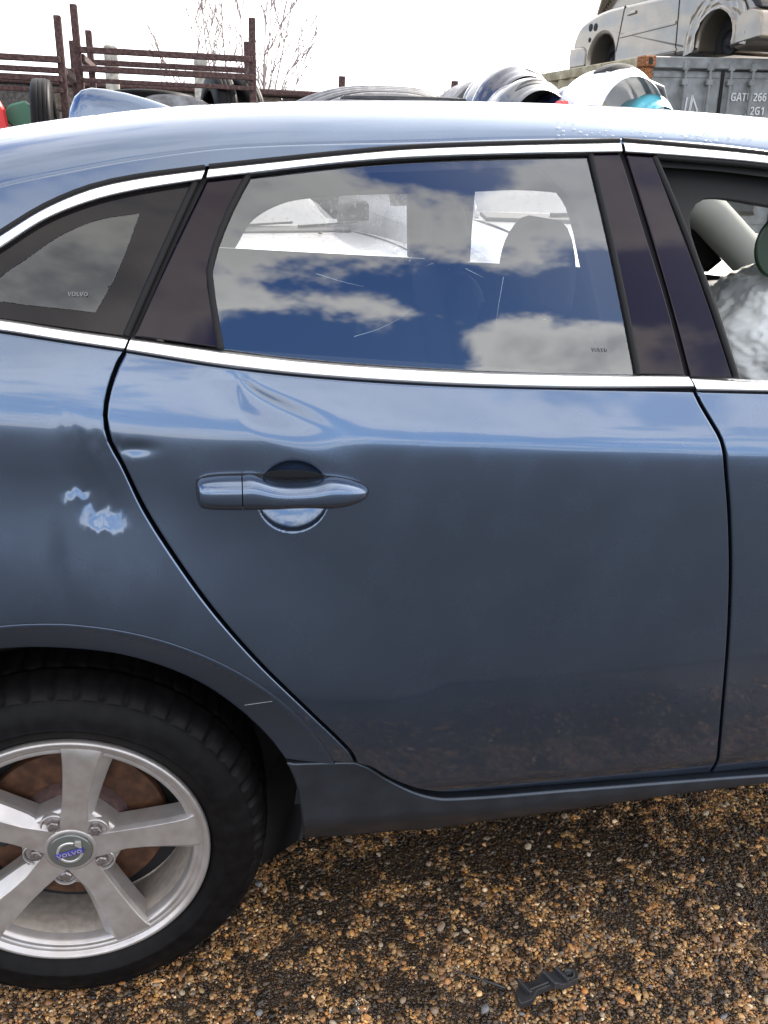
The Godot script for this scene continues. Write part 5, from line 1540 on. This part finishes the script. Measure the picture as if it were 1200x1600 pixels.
func white_car(label: String, at: Vector3, yaw: float) -> Node3D:
	# seen nose on: +z forward here, hub heights on the ground
	var t := thing("white_car", label, "car", at, "white cars parked on the far side")
	t.rotation.y = yaw
	var turn := Basis(Vector3(0, 1, 0), -PI / 2)   # outline x -> +z
	var mb := MB.new()
	mb.puff(spline([[-3.6, 0.25, -3.65, 0.80, -3.5, 0.98, -1.2, 0.97, 0.0, 0.93, 0.62, 0.86, 0.92, 0.72, 0.98, 0.25], [0.98, 0.25, -3.6, 0.25]], 0.08), [[0.10, 0.86], [0.03, 0.84], [0.0, 0.76], [0.0, -0.76], [0.03, -0.84], [0.10, -0.86]], Transform3D(turn, Vector3.ZERO))
	put("body", mb, M.white, t)
	mb = MB.new()
	mb.puff(spline([[-3.3, 0.95, -3.0, 1.30, -2.5, 1.46, -1.6, 1.48, -1.0, 1.40, -0.15, 0.93], [-0.15, 0.93, -3.3, 0.95]], 0.08), [[0.08, 0.66], [0.02, 0.63], [0.0, 0.55], [0.0, -0.55], [0.02, -0.63], [0.08, -0.66]], Transform3D(turn, Vector3.ZERO))
	put("cabin", mb, M.white, t)
	mb = MB.new()
	mb.grid([PackedVector3Array([Vector3(-0.66, 0.975, -0.20), Vector3(0, 0.985, -0.155), Vector3(0.66, 0.975, -0.20)]), PackedVector3Array([Vector3(-0.60, 1.20, -0.60), Vector3(0, 1.22, -0.58), Vector3(0.60, 1.20, -0.60)]), PackedVector3Array([Vector3(-0.55, 1.385, -0.94), Vector3(0, 1.40, -0.93), Vector3(0.55, 1.385, -0.94)])])
	put("windscreen", mb, M.glass_dark, t)
	mb = MB.new()
	mb.box(Transform3D(Basis(Vector3(1, 0, 0), 0.2), Vector3(0, 0.955, -0.10)), Vector3(1.32, 0.02, 0.11), 0.006)
	put("cowl", mb, M.black, t)
	for s in [-0.3, 0.25]:
		mb = MB.new()
		bar(mb, Vector3(s, 0.975, -0.10), Vector3(s + 0.55, 0.995, -0.18), 0.016)
		put("wiper", mb, M.black, t)
	for s in [-0.32, 0.32]:
		mb = MB.new()
		mb.lathe([Vector2(0.016, 0.0), Vector2(0.013, 0.012), Vector2(0.001, 0.015)], 12, Transform3D(Basis(Vector3(1, 0, 0), -PI / 2), Vector3(s, 0.935, 0.06)))
		put("washer_jet", mb, M.black, t)
	for s in [-1.0, 1.0]:   # bonnet edges
		mb = MB.new()
		var pth := []
		for k in 9: pth.append(Vector3(s * (0.70 - 0.05 * k / 8.0), 0.934 - 0.07 * pow(k / 8.0, 2.0), lerpf(-0.12, 0.62, k / 8.0)))
		mb.tube(pth, 0.006, 0.006, 5)
		put("bonnet_gap", mb, M.gapdark, t)
	for s in [-1.0, 1.0]:
		mb = MB.new()
		mb.puff(spline([[-0.10, -0.07, -0.11, 0.05, -0.02, 0.09, 0.10, 0.07, 0.11, -0.06], [0.11, -0.06, -0.10, -0.07]], 0.02), [[0.03, 0.06], [0.01, 0.05], [0.0, 0.02], [0.0, -0.05]], Transform3D(Basis.IDENTITY, Vector3(s * 0.95, 1.05, -0.42)))
		put("door_mirror", mb, M.black, t)
	for s in [-1.0, 1.0]:
		mb = MB.new()
		mb.puff(spline([[-0.18, -0.05, -0.17, 0.06, 0.0, 0.09, 0.17, 0.05], [0.17, 0.05, -0.18, -0.05]], 0.02), [[0.02, 0.03], [0.0, 0.01], [0.0, -0.05]], Transform3D(Basis(Vector3(0, 1, 0), s * 0.35) * Basis(Vector3(1, 0, 0), -0.5), Vector3(s * 0.60, 0.74, 0.90)))
		put("headlamp", mb, M.chrome, t)
	for s in [-0.87, 0.87]:
		for z in [-2.75, 0.10]:
			mb = MB.new()
			mb.lathe([Vector2(0.19, 0.02), Vector2(0.20, 0.04), Vector2(0.30, 0.05), Vector2(0.315, 0.0), Vector2(0.315, -0.15)], 40, Transform3D(Basis(Vector3(0, 1, 0), PI / 2 * signf(s)), Vector3(s, 0.315, z)))
			put("wheel", mb, M.tyre, t)
	return t

func build_white_cars() -> void:
	white_car("white car parked nose on, bonnet seen through the far front window", Vector3(2.50, 0, -3.9), 0.05).scale = Vector3(1.17, 1.17, 1.17)
	white_car("white car parked askew, bonnet and mirror seen through the far rear window", Vector3(0.55, 0, -4.75), 0.50)

func build_debris() -> void:
	var t := thing("broken_clip", "broken black plastic clip lying on the gravel below the rear door", "plastic scrap", Vector3(0.795, 0.014, 0.070))
	t.rotation.y = 0.20; t.scale = Vector3(1.25, 1.3, 1.2)
	var mb := MB.new()
	mb.puff(PackedVector2Array([Vector2(-0.052, -0.016), Vector2(-0.050, 0.004), Vector2(-0.040, 0.012), Vector2(-0.012, 0.013), Vector2(-0.006, 0.018), Vector2(0.018, 0.017), Vector2(0.022, 0.011), Vector2(0.046, 0.014), Vector2(0.052, 0.004), Vector2(0.046, -0.008), Vector2(0.020, -0.010), Vector2(0.012, -0.004), Vector2(-0.018, -0.005), Vector2(-0.034, -0.016)]), [[0.0012, 0.006], [0.0, 0.0045], [0.0, -0.004]], Transform3D(Basis(Vector3(1, 0, 0), -PI / 2), Vector3.ZERO))
	put("plate", mb, M.darkplastic, t)
	mb = MB.new()
	for x in [-0.036, 0.004, 0.024]: mb.box(Transform3D(Basis(Vector3(0, 1, 0), 0.25), Vector3(x, 0.009, -0.003)), Vector3(0.004, 0.010, 0.026), 0.001)
	mb.box(Transform3D(Basis(Vector3(0, 1, 0), 0.05), Vector3(-0.016, 0.008, 0.001)), Vector3(0.034, 0.004, 0.003), 0.001)
	put("rib", mb, M.darkplastic, t)
	mb = MB.new()
	mb.lathe([Vector2(0.009, 0.004), Vector2(0.0085, 0.009), Vector2(0.006, 0.0095), Vector2(0.005, 0.005), Vector2(0.001, 0.005)], 20, Transform3D(Basis(Vector3(1, 0, 0), -PI / 2), Vector3(0.034, 0.003, 0.0)))
	put("socket", mb, M.black, t)
	mb = MB.new()
	mb.tube([Vector3(0.640, 0.010, 0.015), Vector3(0.672, 0.014, 0.034), Vector3(0.700, 0.013, 0.050), Vector3(0.722, 0.008, 0.058)], 0.0016, 0.0026, 6)
	tag(put("wire_offcut", mb, M.darkplastic, null), "thin black offcut of wire on the gravel left of the broken clip", "wire")
	mb = MB.new()
	mb.puff(_arc2(0.055), [[0.004, 0.0035], [0.0, 0.002], [0.0, -0.002], [0.004, -0.0035]], Transform3D(Basis(Vector3(0, 1, 0), 0.1), Vector3.ZERO))
	var tg := thing("round_tag", "dark green round tag hanging in the open front window before the airbag", "tag", Vector3(1.205, 1.245, -0.30))
	put("disc", mb, M.green, tg)
	mb = MB.new()
	mb.tube([Vector3(0, 0.053, 0), Vector3(0.002, 0.105, -0.005)], 0.0008, 0.0008, 5)
	put("thread", mb, M.rubber, tg)
	mb = MB.new()
	mb.box(Transform3D(Basis(Vector3(0, 0, 1), 0.3), Vector3(-0.006, 0.034, 0.0042)), Vector3(0.016, 0.004, 0.001))
	put("print", mb, M.paintwhite, tg)

func _arc2(r: float) -> PackedVector2Array:
	var o := PackedVector2Array()
	for k in 40: o.append(Vector2(cos(TAU * k / 40), sin(TAU * k / 40)) * r)
	return o

func _ready() -> void:
	# camera, sky, sun, exposure
	var cam := Camera3D.new()
	cam.name = "camera"; add_child(cam)
	var psi := 0.182; var pit := 0.3821; var rol := 0.0422
	var fw := Vector3(sin(psi) * cos(pit), -sin(pit), -cos(psi) * cos(pit))
	var r0 := Vector3(cos(psi), 0, sin(psi)); var u0 := r0.cross(fw)
	var rr := r0 * cos(rol) + u0 * sin(rol); var uu := u0 * cos(rol) - r0 * sin(rol)
	cam.transform = Transform3D(Basis(rr, uu, -fw), Vector3(0.2825, 1.3346, 1.0695))
	cam.fov = rad_to_deg(2.0 * atan(800.0 / 1320.0)); cam.near = 0.02; cam.far = 400.0
	cam.current = true
	var we := WorldEnvironment.new(); we.name = "world_environment"
	var env := Environment.new()
	env.background_mode = Environment.BG_SKY
	var sky := Sky.new()
	var sm := PanoramaSkyMaterial.new(); sm.panorama = build_sky()
	sky.sky_material = sm; env.sky = sky
	env.tonemap_mode = Environment.TONE_MAPPER_LINEAR
	env.tonemap_exposure = 3.3
	env.sdfgi_enabled = true; env.ssao_enabled = true; env.ssil_enabled = true
	we.environment = env; add_child(we)
	var sun := DirectionalLight3D.new()
	sun.name = "sun"; sun.light_energy = 1.0; sun.light_angular_distance = 0.5; sun.light_color = Color(1.0, 0.96, 0.90)
	sun.shadow_enabled = true
	add_child(sun)
	sun.look_at_from_position(Vector3.ZERO, -TO_SUN, Vector3.UP)
	materials()
	build_ground()
	build_yard()
	build_car()
	build_debris()
